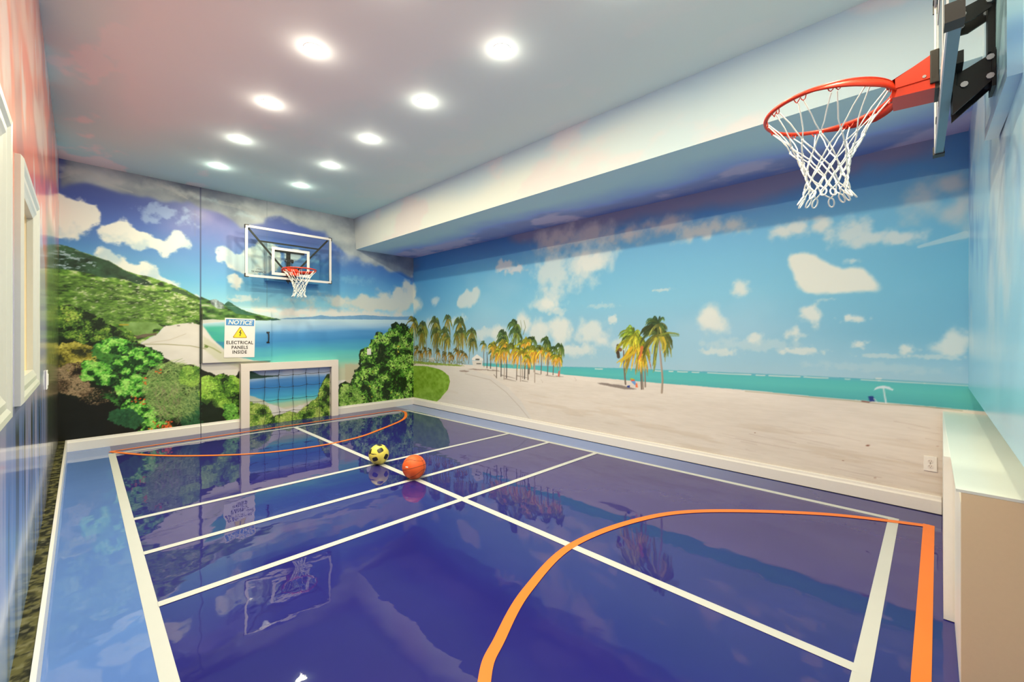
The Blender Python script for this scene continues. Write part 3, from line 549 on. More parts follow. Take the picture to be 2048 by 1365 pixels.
    for i, (u, v, r_, cs) in enumerate(((1032, 652, 22, gg), (1034, 668, 22, gg), (1008, 672, 19, gg), (1006, 684, 19, gg), (1048, 640, 0, gg), (1066, 682, 16, gg), (1094, 684, 17, gg), (1096, 690, 15, gg), (985, 706, 10, gg), (1110, 700, 14, gg), (1122, 696, 15, gg), (1046, 690, 19, yo), (1056, 686, 18, yo),
                                   (992, 696, 20, yo), (1000, 706, 18, yo), (1010, 690, 19, yo), (1014, 704, 17, yo), (1028, 700, 22, yo), (1040, 704, 21, yo), (1050, 708, 18, yo), (1062, 702, 19, yo), (1070, 704, 19, yo), (1082, 702, 18, yo), (1098, 706, 16, yo), (1110, 716, 12, yo), (1118, 716, 14, yo), (1056, 718, 14, yo), (984, 694, 12, yo))):
        if r_: c.palm(u, v, r_ * 1.22, None, 1.4, 30, i + 60, cs, droop=.75)
    for p in ([(1040, 668), (1043, 655), (1041, 641)], [(1046, 670), (1051, 655), (1048, 641)]): c.line(p, 1.8, (120, 128, 90), .9, .8)
    c.line([(1117, 752), (1118, 744)], 3.4, (216, 96, 72), .9)
    # right pair of palms
    c.poly([(1194, 766), (1205, 766), (1235, 770), (1262, 775), (1275, 780), (1255, 779), (1230, 776), (1200, 769)], (128, 112, 102), .85, .008, 12, soft=1)
    for a, c1, w_ in (([(1247, 702), (1248, 735), (1251, 769)], (128, 110, 94), 2.8), ([(1279, 695), (1281, 735), (1283, 779)], (112, 94, 80), 2.0), ([(1281, 700), (1284, 740), (1286, 779)], (142, 122, 104), 1.7), ([(1289, 700), (1289.5, 735), (1290.5, 774)], (150, 130, 112), 2.4), ([(1318, 672), (1320, 705), (1324, 745), (1325, 760), (1323.5, 786)], (176, 154, 132), 3.4)):
        c.line(a, w_, c1, .98, w_ * 1.25); c.line([(p[0] + 1, p[1]) for p in a], w_ * .4, tuple(q * .75 for q in c1), .7)
    for p, col in (([(1236, 692), (1235, 706)], (84, 64, 42)), ([(1235, 697), (1241, 700)], (120, 80, 40)), ([(1236, 706), (1237, 714)], (70, 56, 40))): c.line(p, 7, col, .9)
    c.palm(1284, 700, 30, None, 1, 22, 7, ((170, 110, 60), (214, 120, 70), (226, 170, 60)), droop=1.4, wind=-.05)
    c.palm(1276, 690, 46, None, 2, 40, 8, ((92, 108, 36), (170, 176, 44), (222, 196, 54), (226, 160, 50)), wind=-.42, droop=.7)
    c.palm(1268, 672, 34, None, 2, 26, 9, ((110, 134, 40), (176, 186, 50), (216, 200, 60)), wind=-.45, droop=.4)
    c.palm(1318, 672, 50, None, 2, 44, 12, ((56, 74, 44), (92, 104, 48), (164, 152, 56)), wind=-.35, droop=.65)
    c.palm(1317, 650, 30, None, 2, 24, 13, ((52, 84, 52), (84, 112, 50), (190, 170, 80)), wind=-.3, droop=.2)
    c.line([(1322, 670), (1336, 666), (1350, 667), (1358, 670)], 4.5, (132, 138, 52), .95, 1.5)
    for k in range(14): u = 1326 + k * 2.3; c.line([(u, 667), (u + 2, 673)], 1, (104, 122, 44), .8)
    for p, col in (([(1326, 676), (1331, 688), (1330, 698), (1326, 706)], (214, 180, 56)), ([(1321, 676), (1325, 690), (1324, 702)], (176, 160, 52)), ([(1312, 678), (1306, 692), (1304, 708)], (196, 184, 60)), ([(1284, 695), (1281, 712), (1277, 720)], (214, 110, 60)), ([(1263, 696), (1252, 712), (1234, 726)], (226, 176, 44)), ([(1266, 706), (1254, 716), (1240, 724)], (206, 176, 48))): c.line(p, 6, col, .85, 2)
    # beach umbrellas and chair
    for P_, col in (([(1260, 758), (1269, 760), (1270, 763), (1263, 764)], (234, 96, 50)), ([(1262, 763), (1270, 762), (1273, 770), (1269, 771)], (110, 150, 196)), ([(1271, 768), (1274, 766), (1276, 776), (1271, 775)], (232, 120, 80)), ([(1259, 757.5), (1264, 756.5), (1270, 759), (1264, 760)], (150, 190, 80)), ([(1254, 772), (1260, 771), (1260, 776), (1254, 775)], (50, 66, 130))): c.poly(P_, col)
    c.poly([(1747, 781), (1752, 775), (1765, 771.5), (1778, 774), (1787, 780), (1786, 782), (1770, 777), (1758, 777.5)], (206, 216, 212)); c.line([(1767, 777), (1772, 807)], 2, (222, 222, 214), .95)
    c.poly([(1736, 793), (1747, 793), (1750, 803), (1740, 804)], (36, 58, 120)); c.line([(1724, 803), (1738, 805)], 2.2, (120, 60, 54), .9); c.line([(1748, 798), (1755, 806)], 1.6, (216, 214, 206), .9)
    for u, v in ((1085, 760), (1152, 756)): c.line([(u - 3, v), (u + 1, v + 5), (u - 1, v + 6)], 1.2, (196, 178, 160), .6)
    return c

# ------------------------------------------------------------------ sky prints on ceiling, bulkhead, soffit and the other walls
def c3(*a): return np.array(a, np.float32)
def mixc(a, b, t): return a + (b - a) * t[..., None]
def col_ceiling(X, Y):
    o = mixc(c3(182, 212, 216), c3(176, 212, 216), sstep(2.5, 3.8, X)); pk = sstep(2.4, .9, X + (Y - 3.2) * .2 + (fbm(X, Y, .6, 3, 3) - .5) * .8)
    o = mixc(o, c3(216, 204, 208), pk * .9); o = mixc(o, c3(168, 178, 184), sstep(.7, .1, X + (fbm(X, Y, .8, 3, 2) - .5) * .5) * .8); o = mixc(o, c3(156, 196, 212), sstep(4.6, 7.8, Y) * .85)
    n = fbm(X * 1.5 + Y * .6, Y * .9 - X * .6, 1.5, 5, 6); w = sstep(.57, .68, n) * (.12 + .88 * sstep(2.0, .7, X)) * .5
    return mixc(o, c3(232, 200, 194), w)
def col_bulk(X, Y):               # X = distance from the far wall, Y = z
    o = mixc(c3(222, 222, 206), c3(190, 206, 206), sstep(3.3, 3.63, Y + (fbm(X, Y, 1, 3, 2) - .5) * .3)); o = mixc(o, c3(178, 200, 208), sstep(4.2, 6.5, X) * .55)
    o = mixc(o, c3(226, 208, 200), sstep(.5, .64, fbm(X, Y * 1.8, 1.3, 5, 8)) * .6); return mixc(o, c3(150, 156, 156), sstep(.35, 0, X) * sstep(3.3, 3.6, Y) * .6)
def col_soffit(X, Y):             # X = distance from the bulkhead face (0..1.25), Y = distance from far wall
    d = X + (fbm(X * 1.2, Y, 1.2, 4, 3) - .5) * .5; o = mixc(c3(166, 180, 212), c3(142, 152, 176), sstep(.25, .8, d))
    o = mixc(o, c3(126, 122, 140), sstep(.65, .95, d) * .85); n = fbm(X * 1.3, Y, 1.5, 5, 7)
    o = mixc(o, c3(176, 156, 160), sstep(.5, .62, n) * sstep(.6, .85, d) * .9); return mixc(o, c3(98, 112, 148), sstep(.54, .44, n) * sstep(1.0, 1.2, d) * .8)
def col_left(X, Y):               # X = y along the wall, Y = z
    o = mixc(c3(176, 168, 196), c3(228, 190, 176), sstep(1.5, 2.3, Y + (fbm(X, Y, 1, 3, 2) - .5) * .4)); n = fbm(X * .8 + Y * .35, Y * .55 - X * .1, 1.9, 5, 5)
    o = mixc(o, c3(238, 108, 70), sstep(.42, .52, n) * sstep(1.6, 2.3, Y)); o = mixc(o, c3(170, 92, 84), sstep(.58, .68, n) * sstep(1.9, 2.5, Y) * .7)
    o = mixc(o, c3(238, 208, 186), sstep(.5, .62, fbm(X * .5, Y, 1.3, 4, 9)) * sstep(1.9, 2.6, Y) * .7)
    o = mixc(o, c3(92, 120, 178), sstep(1.25, .9, Y) * sstep(.38, .55, fbm(X * 5, Y * .3, 2.2, 3, 4))); o = mixc(o, c3(34, 30, 28), sstep(1.15, .95, Y) * sstep(.56, .62, fbm(X * 7, Y * .25, 2.4, 3, 8)) * .9)
    o = mixc(o, mixc(c3(70, 88, 40), c3(30, 26, 18), sstep(1.3, 1.0, Y)), sstep(4.9, 5.7, X) * sstep(2.6, 2.3, Y) * .9); return mixc(o, c3(150, 190, 225), sstep(.7, .3, Y) * sstep(5, 3.5, X) * .6)  # reflections painted in: olive back wall at far end, pale floor blue low
def col_near(X, Y):               # X = x along the wall, Y = z
    o = mixc(c3(140, 196, 208), c3(176, 208, 214), sstep(1.1, 2.0, Y)); n = fbm(X * .7, Y * .6, 1.6, 5, 5)
    o = mixc(o, c3(218, 220, 206), sstep(.42, .58, n) * sstep(1.0, 1.9, Y)); return mixc(o, c3(98, 140, 184), sstep(.57, .68, fbm(X * .8, Y * .7, 1.5, 4, 9)) * sstep(1.4, 2.4, Y) * .85)
def col_moss(X, Y):
    n = fbm(X, Y, 26, 4, 2); o = mixc(c3(26, 26, 16), c3(84, 78, 42), sstep(.4, .65, n)); return mixc(o, c3(112, 104, 72), sstep(.58, .7, fbm(X, Y, 40, 2, 7)) * .7)
# ================================================================== THE ROOM
M_white = mat('white_paint', (232, 222, 203), .35, .5, vary=.02)
M_trim = mat('white_trim', (194, 187, 170), .30, .5, bscale=30)
M_mural = mural_mat('printed_wallpaper', .42, .35)
M_gloss = mural_mat('glossy_printed_wallpaper', .32, .4, coat=.75, crough=.09)
M_gloss2 = mural_mat('satin_printed_wallpaper', .30, .45, coat=.45, crough=.16)
M_sky = mural_mat('printed_ceiling_paper', .7, .25)

def floor_mat(name, c0, c1):
    m = bpy.data.materials.new(name); m.use_nodes = True; nt = m.node_tree; b = nt.nodes['Principled BSDF']; N = nt.nodes.new; K = nt.links.new
    tc = N('ShaderNodeTexCoord'); n1 = N('ShaderNodeTexNoise'); n1.inputs['Scale'].default_value = 1.3; n1.inputs['Detail'].default_value = 5
    K(tc.outputs['Object'], n1.inputs['Vector'])
    mx = N('ShaderNodeMix'); mx.data_type = 'RGBA'; mx.inputs[6].default_value = (*c0, 1); mx.inputs[7].default_value = (*c1, 1)
    K(n1.outputs['Fac'], mx.inputs[0]); K(mx.outputs[2], b.inputs['Base Color'])
    b.inputs['Roughness'].default_value = .6; b.inputs['Specular IOR Level'].default_value = 0.0
    b.inputs['Coat Weight'].default_value = 1; b.inputs['Coat Roughness'].default_value = .012; b.inputs['Coat IOR'].default_value = 1.56
    # resin surface: long soft waves, fine ripple and a few round fish-eye craters
    n2 = N('ShaderNodeTexNoise'); n2.inputs['Scale'].default_value = 3.2; n2.inputs['Detail'].default_value = 2
    n3 = N('ShaderNodeTexNoise'); n3.inputs['Scale'].default_value = 26; n3.inputs['Detail'].default_value = 2
    vo = N('ShaderNodeTexVoronoi'); vo.inputs['Scale'].default_value = 2.6
    for q in (n2, n3, vo): K(tc.outputs['Object'], q.inputs['Vector'])
    mr = N('ShaderNodeMapRange'); mr.inputs[1].default_value = .03; mr.inputs[2].default_value = .12; K(vo.outputs['Distance'], mr.inputs[0])
    gt = N('ShaderNodeSeparateColor'); K(vo.outputs['Color'], gt.inputs[0]); g2 = N('ShaderNodeMath'); g2.operation = 'LESS_THAN'; g2.inputs[1].default_value = .28; K(gt.outputs[0], g2.inputs[0])
    iv = N('ShaderNodeMath'); iv.operation = 'SUBTRACT'; iv.inputs[0].default_value = 1; K(mr.outputs[0], iv.inputs[1])
    cr = N('ShaderNodeMath'); cr.operation = 'MULTIPLY'; K(iv.outputs[0], cr.inputs[0]); K(g2.outputs[0], cr.inputs[1])
    a1 = N('ShaderNodeMath'); a1.operation = 'MULTIPLY_ADD'; a1.inputs[1].default_value = .035; K(n3.outputs['Fac'], a1.inputs[0]); K(n2.outputs['Fac'], a1.inputs[2])
    a2 = N('ShaderNodeMath'); a2.operation = 'MULTIPLY_ADD'; a2.inputs[1].default_value = -.16; K(cr.outputs[0], a2.inputs[0]); K(a1.outputs[0], a2.inputs[2])
    bp = N('ShaderNodeBump'); bp.inputs['Strength'].default_value = 1.0; bp.inputs['Distance'].default_value = .0022
    K(a2.outputs[0], bp.inputs['Height']); K(bp.outputs['Normal'], b.inputs['Coat Normal'])
    return m
M_court = floor_mat('indigo_resin', (.016, .015, .16), (.024, .022, .21))
M_edge = floor_mat('pale_blue_resin', (.09, .185, .52), (.12, .23, .60))
M_fade = floor_mat('blue_resin_gloss_fade', (.14, .23, .56), (.17, .27, .62))  # right border: gloss change toward the near end painted into the colour
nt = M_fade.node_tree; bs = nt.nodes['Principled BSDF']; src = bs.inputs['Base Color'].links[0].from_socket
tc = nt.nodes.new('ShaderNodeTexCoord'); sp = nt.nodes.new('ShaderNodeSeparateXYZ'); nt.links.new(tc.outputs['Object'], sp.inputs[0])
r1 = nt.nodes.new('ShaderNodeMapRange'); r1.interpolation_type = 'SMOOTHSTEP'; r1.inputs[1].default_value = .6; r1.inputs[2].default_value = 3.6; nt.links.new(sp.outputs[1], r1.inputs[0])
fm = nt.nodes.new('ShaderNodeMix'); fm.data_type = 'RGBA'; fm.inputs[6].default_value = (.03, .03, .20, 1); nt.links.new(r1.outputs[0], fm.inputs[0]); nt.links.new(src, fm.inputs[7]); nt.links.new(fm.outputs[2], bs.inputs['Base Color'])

bm = BM()
xl, xr = .452, 4.60
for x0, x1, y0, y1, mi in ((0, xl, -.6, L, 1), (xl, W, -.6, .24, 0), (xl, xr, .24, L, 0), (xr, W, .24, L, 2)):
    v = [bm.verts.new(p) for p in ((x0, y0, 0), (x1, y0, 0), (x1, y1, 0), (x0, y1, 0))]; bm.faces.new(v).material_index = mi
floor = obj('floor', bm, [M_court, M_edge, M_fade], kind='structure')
bm = BM(); box(bm, (-.3, -.8, -.1), (W + .3, L + .3, -.004)); obj('floor_slab', bm, mat('slab', (120, 120, 120), .9), floor)

# court markings (adhesive tape on the floor)
M_tape = mat('white_tape', (196, 190, 176), .5, .3, vary=.015, bscale=8)
M_ora = mat('orange_tape', (252, 118, 38), .45, .4, vary=.03, bscale=5)
def mark(name, pts, w, m, z=.0006, **k):
    bm = BM(); ribbon(bm, pts, w, z, .0006); return obj(name, bm, m, floor, **k)
for nm, a, b, w in (('side_line', (.452, 7.36), (.449, -.2), .062), ('side_line', (4.535, 7.32), (4.655, .42), .058), ('end_line', (.42, 7.32), (4.54, 7.30), .05), ('end_line', (.45, .50), (4.68, .425), .062),
                    ('centre_line', (2.53, 7.29), (2.545, .47), .06), ('cross_line', (.48, 4.72), (4.57, 4.60), .055), ('cross_line', (.48, 3.98), (4.58, 3.86), .055), ('cross_line', (.48, 3.225), (4.60, 3.12), .055)):
    mz = mz + .00025 if 'mz' in globals() else .0006
    n = 10; mark(nm, [(a[0] + (b[0] - a[0]) * i / n, a[1] + (b[1] - a[1]) * i / n) for i in range(n + 1)], w, M_tape, mz)
arc = [(4.679, .215), (4.374, .84), (3.754, 1.56), (3.225, 1.865), (2.551, 2.0), (1.965, 1.885), (1.58, 1.72), (1.365, 1.59), (.95, 1.15), (.62, .62), (.45, .24)]
mark('key_arc', catmull(arc, 12), .056, M_ora, .0032)
mark('key_line', [(.44, .30), (2.64, .28), (4.70, .228)], .062, M_ora, .0030)
arc = [(.445, 7.47), (.768, 6.93), (1.182, 6.47), (1.713, 6.075), (2.36, 5.90), (2.90, 5.96), (3.375, 6.19), (4.02, 6.60), (4.37, 7.08), (4.43, 7.33), (4.36, 7.46)]
mark('key_arc', catmull(arc, 12), .05, M_ora, .0032)
mark('key_line', [(.44, 7.485), (2.4, 7.49), (4.37, 7.46)], .045, M_ora, .0030)

# far wall
FAR = paint_far(); BEACH = paint_beach()
# x/y given in wall metres
far = obj('wall_back', grid_mesh('wall_back', np.linspace(0, W, 702), np.linspace(0, H, 506), lambda u, v: (u, u * 0 + L, v), FAR.sample), M_mural, kind='structure')
lng = obj('wall_right', grid_mesh('wall_right', np.linspace(0, L + .35, 1170), np.linspace(0, BZ, 425), lambda u, v: (u * 0 + W, L - u, v), BEACH.sample), M_mural, kind='structure')
ceil = obj('ceiling', grid_mesh('ceiling', np.linspace(0, BX, 190), np.linspace(-.05, L, 380), lambda u, v: (u, v, u * 0 + H), col_ceiling, gain=1.7), M_sky, kind='structure')
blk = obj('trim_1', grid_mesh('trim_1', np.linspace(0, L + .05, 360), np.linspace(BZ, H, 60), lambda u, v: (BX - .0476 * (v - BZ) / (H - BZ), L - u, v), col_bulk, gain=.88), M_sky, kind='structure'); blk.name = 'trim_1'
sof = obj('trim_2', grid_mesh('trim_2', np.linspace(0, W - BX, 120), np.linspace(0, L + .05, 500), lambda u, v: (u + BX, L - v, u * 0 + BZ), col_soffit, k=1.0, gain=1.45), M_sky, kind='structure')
# left wall with the two framed openings
WIN = [(1.565, 2.555), (2.956, 3.94)]; WZ = (1.16, 2.205); FB = .10
us = np.unique(np.concatenate([np.linspace(-.1, L, 420), [a + FB * .7 for a, b in WIN], [b - FB * .7 for a, b in WIN]]))
vs = np.unique(np.concatenate([np.linspace(0, H, 230), [WZ[0] + FB * .7, WZ[1] - FB * .7]]))
def keep(u, v):
    k = np.ones(u.shape, bool)
    for a, b in WIN: k &= ~((u > a + FB * .7) & (u < b - FB * .7) & (v > WZ[0] + FB * .7) & (v < WZ[1] - FB * .7))
    return k
left = obj('wall_left', grid_mesh('wall_left', us, vs, lambda u, v: (u * 0, u, v), col_left, keep=keep), M_gloss, kind='structure')
# near wall (hangs above a shelf recess), slightly out of square
NS = -.0163
def ny(x, o=.085): return o + NS * x
near = obj('wall_front', grid_mesh('wall_front', np.linspace(0, W, 300), np.linspace(1.035, H, 160), lambda u, v: (u, ny(u), v), col_near), M_gloss2, kind='structure')
bm = BM()
box(bm, (0, -.55, -.05), (W + .05, -.5, H)); obj('wall_recess', bm, M_white, near)
bm = BM(); v = [bm.verts.new(p) for p in ((0, ny(0), 1.035), (W, ny(W), 1.035), (W, -.5, 1.035), (0, -.5, 1.035))]; bm.faces.new(v); obj('wall_underside', bm, M_white, near)

# baseboards
M_base = mat('baseboard_white', (228, 215, 198), .32, .5, vary=.02)
def profile(bm, a, b, nrm, t, h):
    a, b, n = Vector((*a, 0)), Vector((*b, 0)), Vector((*nrm, 0)); pr = [(0, 0), (t, 0), (t, h - .035), (t * .62, h - .022), (t * .5, h - .004), (t * .3, h), (0, h)]
    A = [bm.verts.new(a + n * p + Vector((0, 0, q))) for p, q in pr]; B = [bm.verts.new(b + n * p + Vector((0, 0, q))) for p, q in pr]
    for i in range(len(pr)): j = (i + 1) % len(pr); bm.faces.new((A[i], A[j], B[j], B[i]))
    bm.faces.new(A); bm.faces.new(B[::-1])
xs_ = MB(401, 500)[0]; gap = .004
bm = BM(); profile(bm, (.07, L), (xs_ - gap, L), (0, -1), .034, .142); profile(bm, (xs_ + gap, L), (1.915, L), (0, -1), .034, .142); profile(bm, (3.40, L), (W, L), (0, -1), .034, .142)
obj('baseboard_back', bm, M_base, kind='structure')
bm = BM(); profile(bm, (W, .15), (W, L), (-1, 0), .034, .142); bl = obj('baseboard_right', bm, M_base, kind='structure')
bm = BM(); box(bm, (W - .036, .15, .0), (W - .033, L - .034, .006)); obj('floor_gap', bm, mat('gap_black', (30, 26, 26), .8), bl)
bm = BM(); box(bm, (.054, -.1, 0), (.072, L, .143), .002)
bl = obj('baseboard_left', bm, M_base, kind='structure')
obj('mossy_ledge', grid_mesh('mossy_ledge', np.linspace(0, .055, 12), np.linspace(-.1, L, 900), lambda u, v: (u, v, u * 0 + .138), col_moss), mural_mat('mossy_print', .8, .2), bl)

# framed openings in the left wall
M_jamb = mat('cream_jamb', (238, 214, 172), .6, .3)
for i, (a, b) in enumerate(WIN):
    z0, z1 = WZ; e = .002 - 0.0; fr = FB; bm = BM()
    prof = [(0, .0), (0, .017), (.012, .026), (.03, .024), (.045, .016), (.068, .016), (.082, .010), (fr, .004), (fr, -.02)]
    loop = []
    for d, x in prof: loop.append([bm.verts.new((x, yy, zz)) for yy, zz in ((a + d, z0 + d), (b - d, z0 + d), (b - d, z1 - d), (a + d, z1 - d))])
    for p in range(len(loop) - 1):
        for k in range(4): bm.faces.new((loop[p][k], loop[p][(k + 1) % 4], loop[p + 1][(k + 1) % 4], loop[p + 1][k]))
    w_ = obj('window_%d' % (i + 1), bm, M_trim, kind='structure')
    bm = BM(); c = fr * .98; box(bm, (-.32, a + c - .02, z0 + c - .02), (-.30, b - c + .02, z1 - c + .02))
    for lo, hi in (((-.30, a + c - .02, z0 + c), (-.02, a + c, z1 - c)), ((-.30, b - c, z0 + c), (-.02, b - c + .02, z1 - c)), ((-.30, a + c - .02, z0 + c - .02), (-.02, b - c + .02, z0 + c)), ((-.30, a + c - .02, z1 - c), (-.02, b - c + .02, z1 - c + .02))): box(bm, lo, hi)
    obj('window_jamb', bm, M_jamb, w_)

# ================================================================== FITTINGS
M_lens = emat('lamp_lens', LAMP_COL, 26.0)
def lamp(x, y, i):
    t = thing('ceiling_light', 'x', 'ceiling light', (x, y, H), group='recessed ceiling downlights'); bm = BM()
    n = 40; prof = [(.067, -.002), (.0675, -.004), (.0685, -.003), (.069, 0)]; rg = [[bm.verts.new((r * math.cos(k * 2 * math.pi / n), r * math.sin(k * 2 * math.pi / n), z)) for k in range(n)] for r, z in prof]
    for p in range(3):
        for k in range(n): bm.faces.new((rg[p][k], rg[p][(k + 1) % n], rg[p + 1][(k + 1) % n], rg[p + 1][k]))
    obj('trim_ring', bm, mat('lamp_trim', (240, 236, 226), .4), t, True)
    bm = BM(); disc(bm, (0, 0), .067, -.0045, -.001, 40); obj('lens', bm, M_lens, t, label='glowing round lens')
    ld = bpy.data.lights.new('bulb', 'AREA'); ld.shape = 'DISK'; ld.size = .12; ld.energy = LAMP_W; ld.color = LAMP_COL
    lo = bpy.data.objects.new('bulb', ld); COL.objects.link(lo); lo.parent = t; lo.location = (0, 0, -.009)
    ld = bpy.data.lights.new('halo_fill', 'POINT'); ld.shadow_soft_size = .03; ld.energy = 1.5; ld.color = (1, .93, .76)  # extra point light added below each lens to brighten the ceiling and make halos
    lo = bpy.data.objects.new('halo_fill', ld); COL.objects.link(lo); lo.parent = t; lo.location = (0, 0, -.06); return t
names = {0: {6: 'farthest lit ceiling downlight of the left row, nearest the back wall', 5: 'second lit downlight of the left row, counted from the back wall', 4: 'third lit downlight of the left row, counted from the back wall', 3: 'nearest visible lit downlight of the left row'},
         1: {6: 'farthest lit downlight of the row beside the bulkhead, above the backboard', 5: 'second lit downlight from the back wall in the row beside the bulkhead', 4: 'third lit downlight from the back wall in the row beside the bulkhead', 3: 'fourth lit downlight from the back wall in the row beside the bulkhead', 2: 'nearest visible lit downlight of the row beside the bulkhead'}}
for i, (x, y) in enumerate(LAMPS):
    r, k = divmod(i, 7); t = lamp(x, y, i); t['label'] = names[r].get(k, 'lit round downlight in the ceiling above the camera')

# shelf cabinet below the near wall
t = thing('storage_ledge', 'cream painted low storage ledge with white top under the glossy right end wall', 'cabinet', (2.64, 0, 0))
M_cab = mat('cream_cabinet', (226, 198, 152), .45, .4, vary=.02); M_top = mat('ledge_top', (226, 226, 205), .28, .5)
def at(x): return x - 2.64
def yf(x, o): return o - .0158 * (x - 2.64)
def wedge(bm, x0, x1, o0, yb, z0, z1, o1=None):
    ya, yb2 = yf(x0, o0), yf(x1, o0 if o1 is None else o1)
    prism(bm, [(at(x0), yb), (at(x1), yb), (at(x1), yb2), (at(x0), ya)], 2, z0, z1)
bm = BM(); wedge(bm, 2.66, W - .002, .158, -.49, .002, .826); obj('body', bm, M_cab, t)
bm = BM(); wedge(bm, 2.64, W - .002, .180, -.49, .826, .837); obj('countertop', bm, M_top, t, label='pale mint white top')
bm = BM(); wedge(bm, 2.64, 2.66, .165, -.49, .002, .825); obj('end_panel', bm, M_cab, t)
bm = BM(); wedge(bm, 3.26, W - .04, .205, .10, .004, .835, .183); obj('door', bm, M_white, t)
bm = BM(); wedge(bm, 2.662, 3.25, .166, .10, .004, .78); obj('door', bm, M_white, t)

# electrical panel cover on the far wall, carrying the mural
FY = L - .05
px0, px1, pz0, pz1 = 1.433, 2.340, 1.036, 1.845
t = thing('electrical_panel_cover', 'raised rectangular cover continuing the bay mural, with black latch and notice sign', 'panel', (px0, L, 0))
me = grid_mesh('cover', np.linspace(px0, px1, 130), np.linspace(pz0, pz1, 116), lambda u, v: (u - px0, u * 0 - .05, v), FAR.sample)
obj('cover_front', me, M_mural, t)
bm = BM(); box(bm, (0, -.0495, pz0), (px1 - px0, -.001, pz1)); obj('cover_box', bm, mat('cover_edge', (176, 170, 150), .6), t)
bm = BM(); zc = 1.41; xh = 2.295 - px0
box(bm, (xh - .022, -.062, zc + .068), (xh + .022, -.050, zc + .092), .003); box(bm, (xh - .022, -.062, zc - .092), (xh + .022, -.050, zc - .068), .003)
tube(bm, [(xh, -.056, zc + .08), (xh + .004, -.078, zc + .05), (xh + .004, -.084, zc), (xh + .004, -.078, zc - .05), (xh, -.056, zc - .08)], .0085, 8)
obj('pull_handle', bm, mat('black_metal', (34, 32, 32), .4), t, label='black pull handle')

# notice sign
M_sign = mat('sign_white', (238, 226, 212), .4, .4)
t = thing('notice_sign', 'white notice sign with blue header and yellow shock triangle on the panel cover', 'sign', (1.905, L - .0515, 1.405))
sw, sh = .405, .605
bm = BM(); box(bm, (-sw / 2, -.004, -sh / 2), (sw / 2, 0, sh / 2)); obj('sign_board', bm, M_sign, t)
bm = BM(); box(bm, (-sw / 2 + .015, -.0055, sh / 2 - .113), (sw / 2 - .015, -.004, sh / 2 - .018)); obj('header_band', bm, mat('sign_blue', (84, 142, 190), .4), t, label='blue header band')
M_ink = mat('sign_ink', (52, 44, 40), .6)
def text(body, size, x, z, m, parent, y=-.0046, shear=0, bold=0, sx=1, name='lettering', rx=math.pi / 2, sp=1):
    me = text_mesh(body, size, .0006, shear, bold, sp); o = obj(name, me, m, parent); o.rotation_euler = (rx, 0, 0); o.location = (x, y, z); o.scale = (sx, 1, 1); return o
text('NOTICE', .092, -.004, sh / 2 - .067, mat('sign_white_ink', (244, 236, 222), .5), t, -.0062, .22, .0022, .94)
for s_, z_ in (('ELECTRICAL', -.075), ('PANELS', -.150), ('INSIDE', -.222)): text(s_, .070, 0, z_, M_ink, t, bold=.0016, sx=.86, sp=1.1)
def tri(h, zb, r):
    P = [(-h * .56, zb), (h * .56, zb), (0, zb + h)]; out = []
    cx, cz = 0, zb + h / 3
    for k, (x, z) in enumerate(P):
        a0 = (-2.618, -.524, 1.571)[k]
        for j in range(-4, 5): a = a0 + j * math.radians(60) / 4; out.append((x + (cx - x) * r * 6 / h * .3 + math.cos(a) * r, z + (cz - z) * r * 6 / h * .3 + math.sin(a) * r))
    return out
bm = BM(); prism(bm, tri(.165, .005, .014), 1, -.0050, -.004); obj('triangle_border', bm, mat('sign_border', (176, 132, 20), .5), t)
bm = BM(); prism(bm, tri(.145, .012, .011), 1, -.0058, -.0050); tr = obj('warning_triangle', bm, mat('sign_yellow', (250, 214, 48), .45), t, label='yellow warning triangle')
bm = BM(); prism(bm, [(.006, .122), (-.014, .082), (-.006, .076), (-.010, .073), (.004, .074), (-.004, .048), (-.010, .050), (-.002, .028), (.010, .046), (.004, .048), (.020, .082), (.004, .084), (.016, .122)], 1, -.0066, -.0058); obj('lightning_bolt', bm, M_ink, t)
t.rotation_euler = (0, math.radians(1.2), 0)

# switch plates and outlet
def plate(name, label, cat, loc, rz, w, h, kind_):
    t = thing(name, label, cat, loc, rz); bm = BM(); box(bm, (-w / 2, -.008, -h / 2), (w / 2, 0, h / 2), .002); obj('plate', bm, mat('plate_white', (238, 226, 208), .35), t)
    bm = BM()
    if kind_ == 'outlet':
        for s in (-1, 1):
            disc(bm, (0, s * .021), .0165, -.0105, -.008, 20, axis=1)
        fc = obj('receptacle', bm, mat('outlet_face', (230, 214, 196), .4), t); bm = BM()
        for s in (-1, 1):
            for q in (-.0065, .0065): box(bm, (q - .001, -.0110, s * .021 - .002), (q + .001, -.0104, s * .021 + .008))
            disc(bm, (0, s * .021 - .009), .0024, -.0110, -.0104, 10, axis=1)
        disc(bm, (0, 0), .003, -.0092, -.0078, 10, axis=1)
        obj('slots', bm, mat('slot_dark', (60, 50, 44), .6), fc)
    else: box(bm, (-w * .22, -.0125, -h * .3), (w * .22, -.008, h * .3), .0015); obj('rocker', bm, mat('plate_white'), t)
plate('wall_outlet', 'white duplex power outlet low on the beach mural near the storage ledge', 'outlet', (W - .001, .215, .397), -math.pi / 2, .078, .122, 'outlet')
plate('light_switch', 'small white wall switch among the printed leaves right of the goal', 'light switch', (4.055, L - .001, 1.125), 0, .082, .118, 's')
plate('light_switch', 'white switch plate on the glossy left wall beyond the framed openings', 'light switch', (.001, 5.15, 1.105), math.pi / 2, .12, .145, 's')

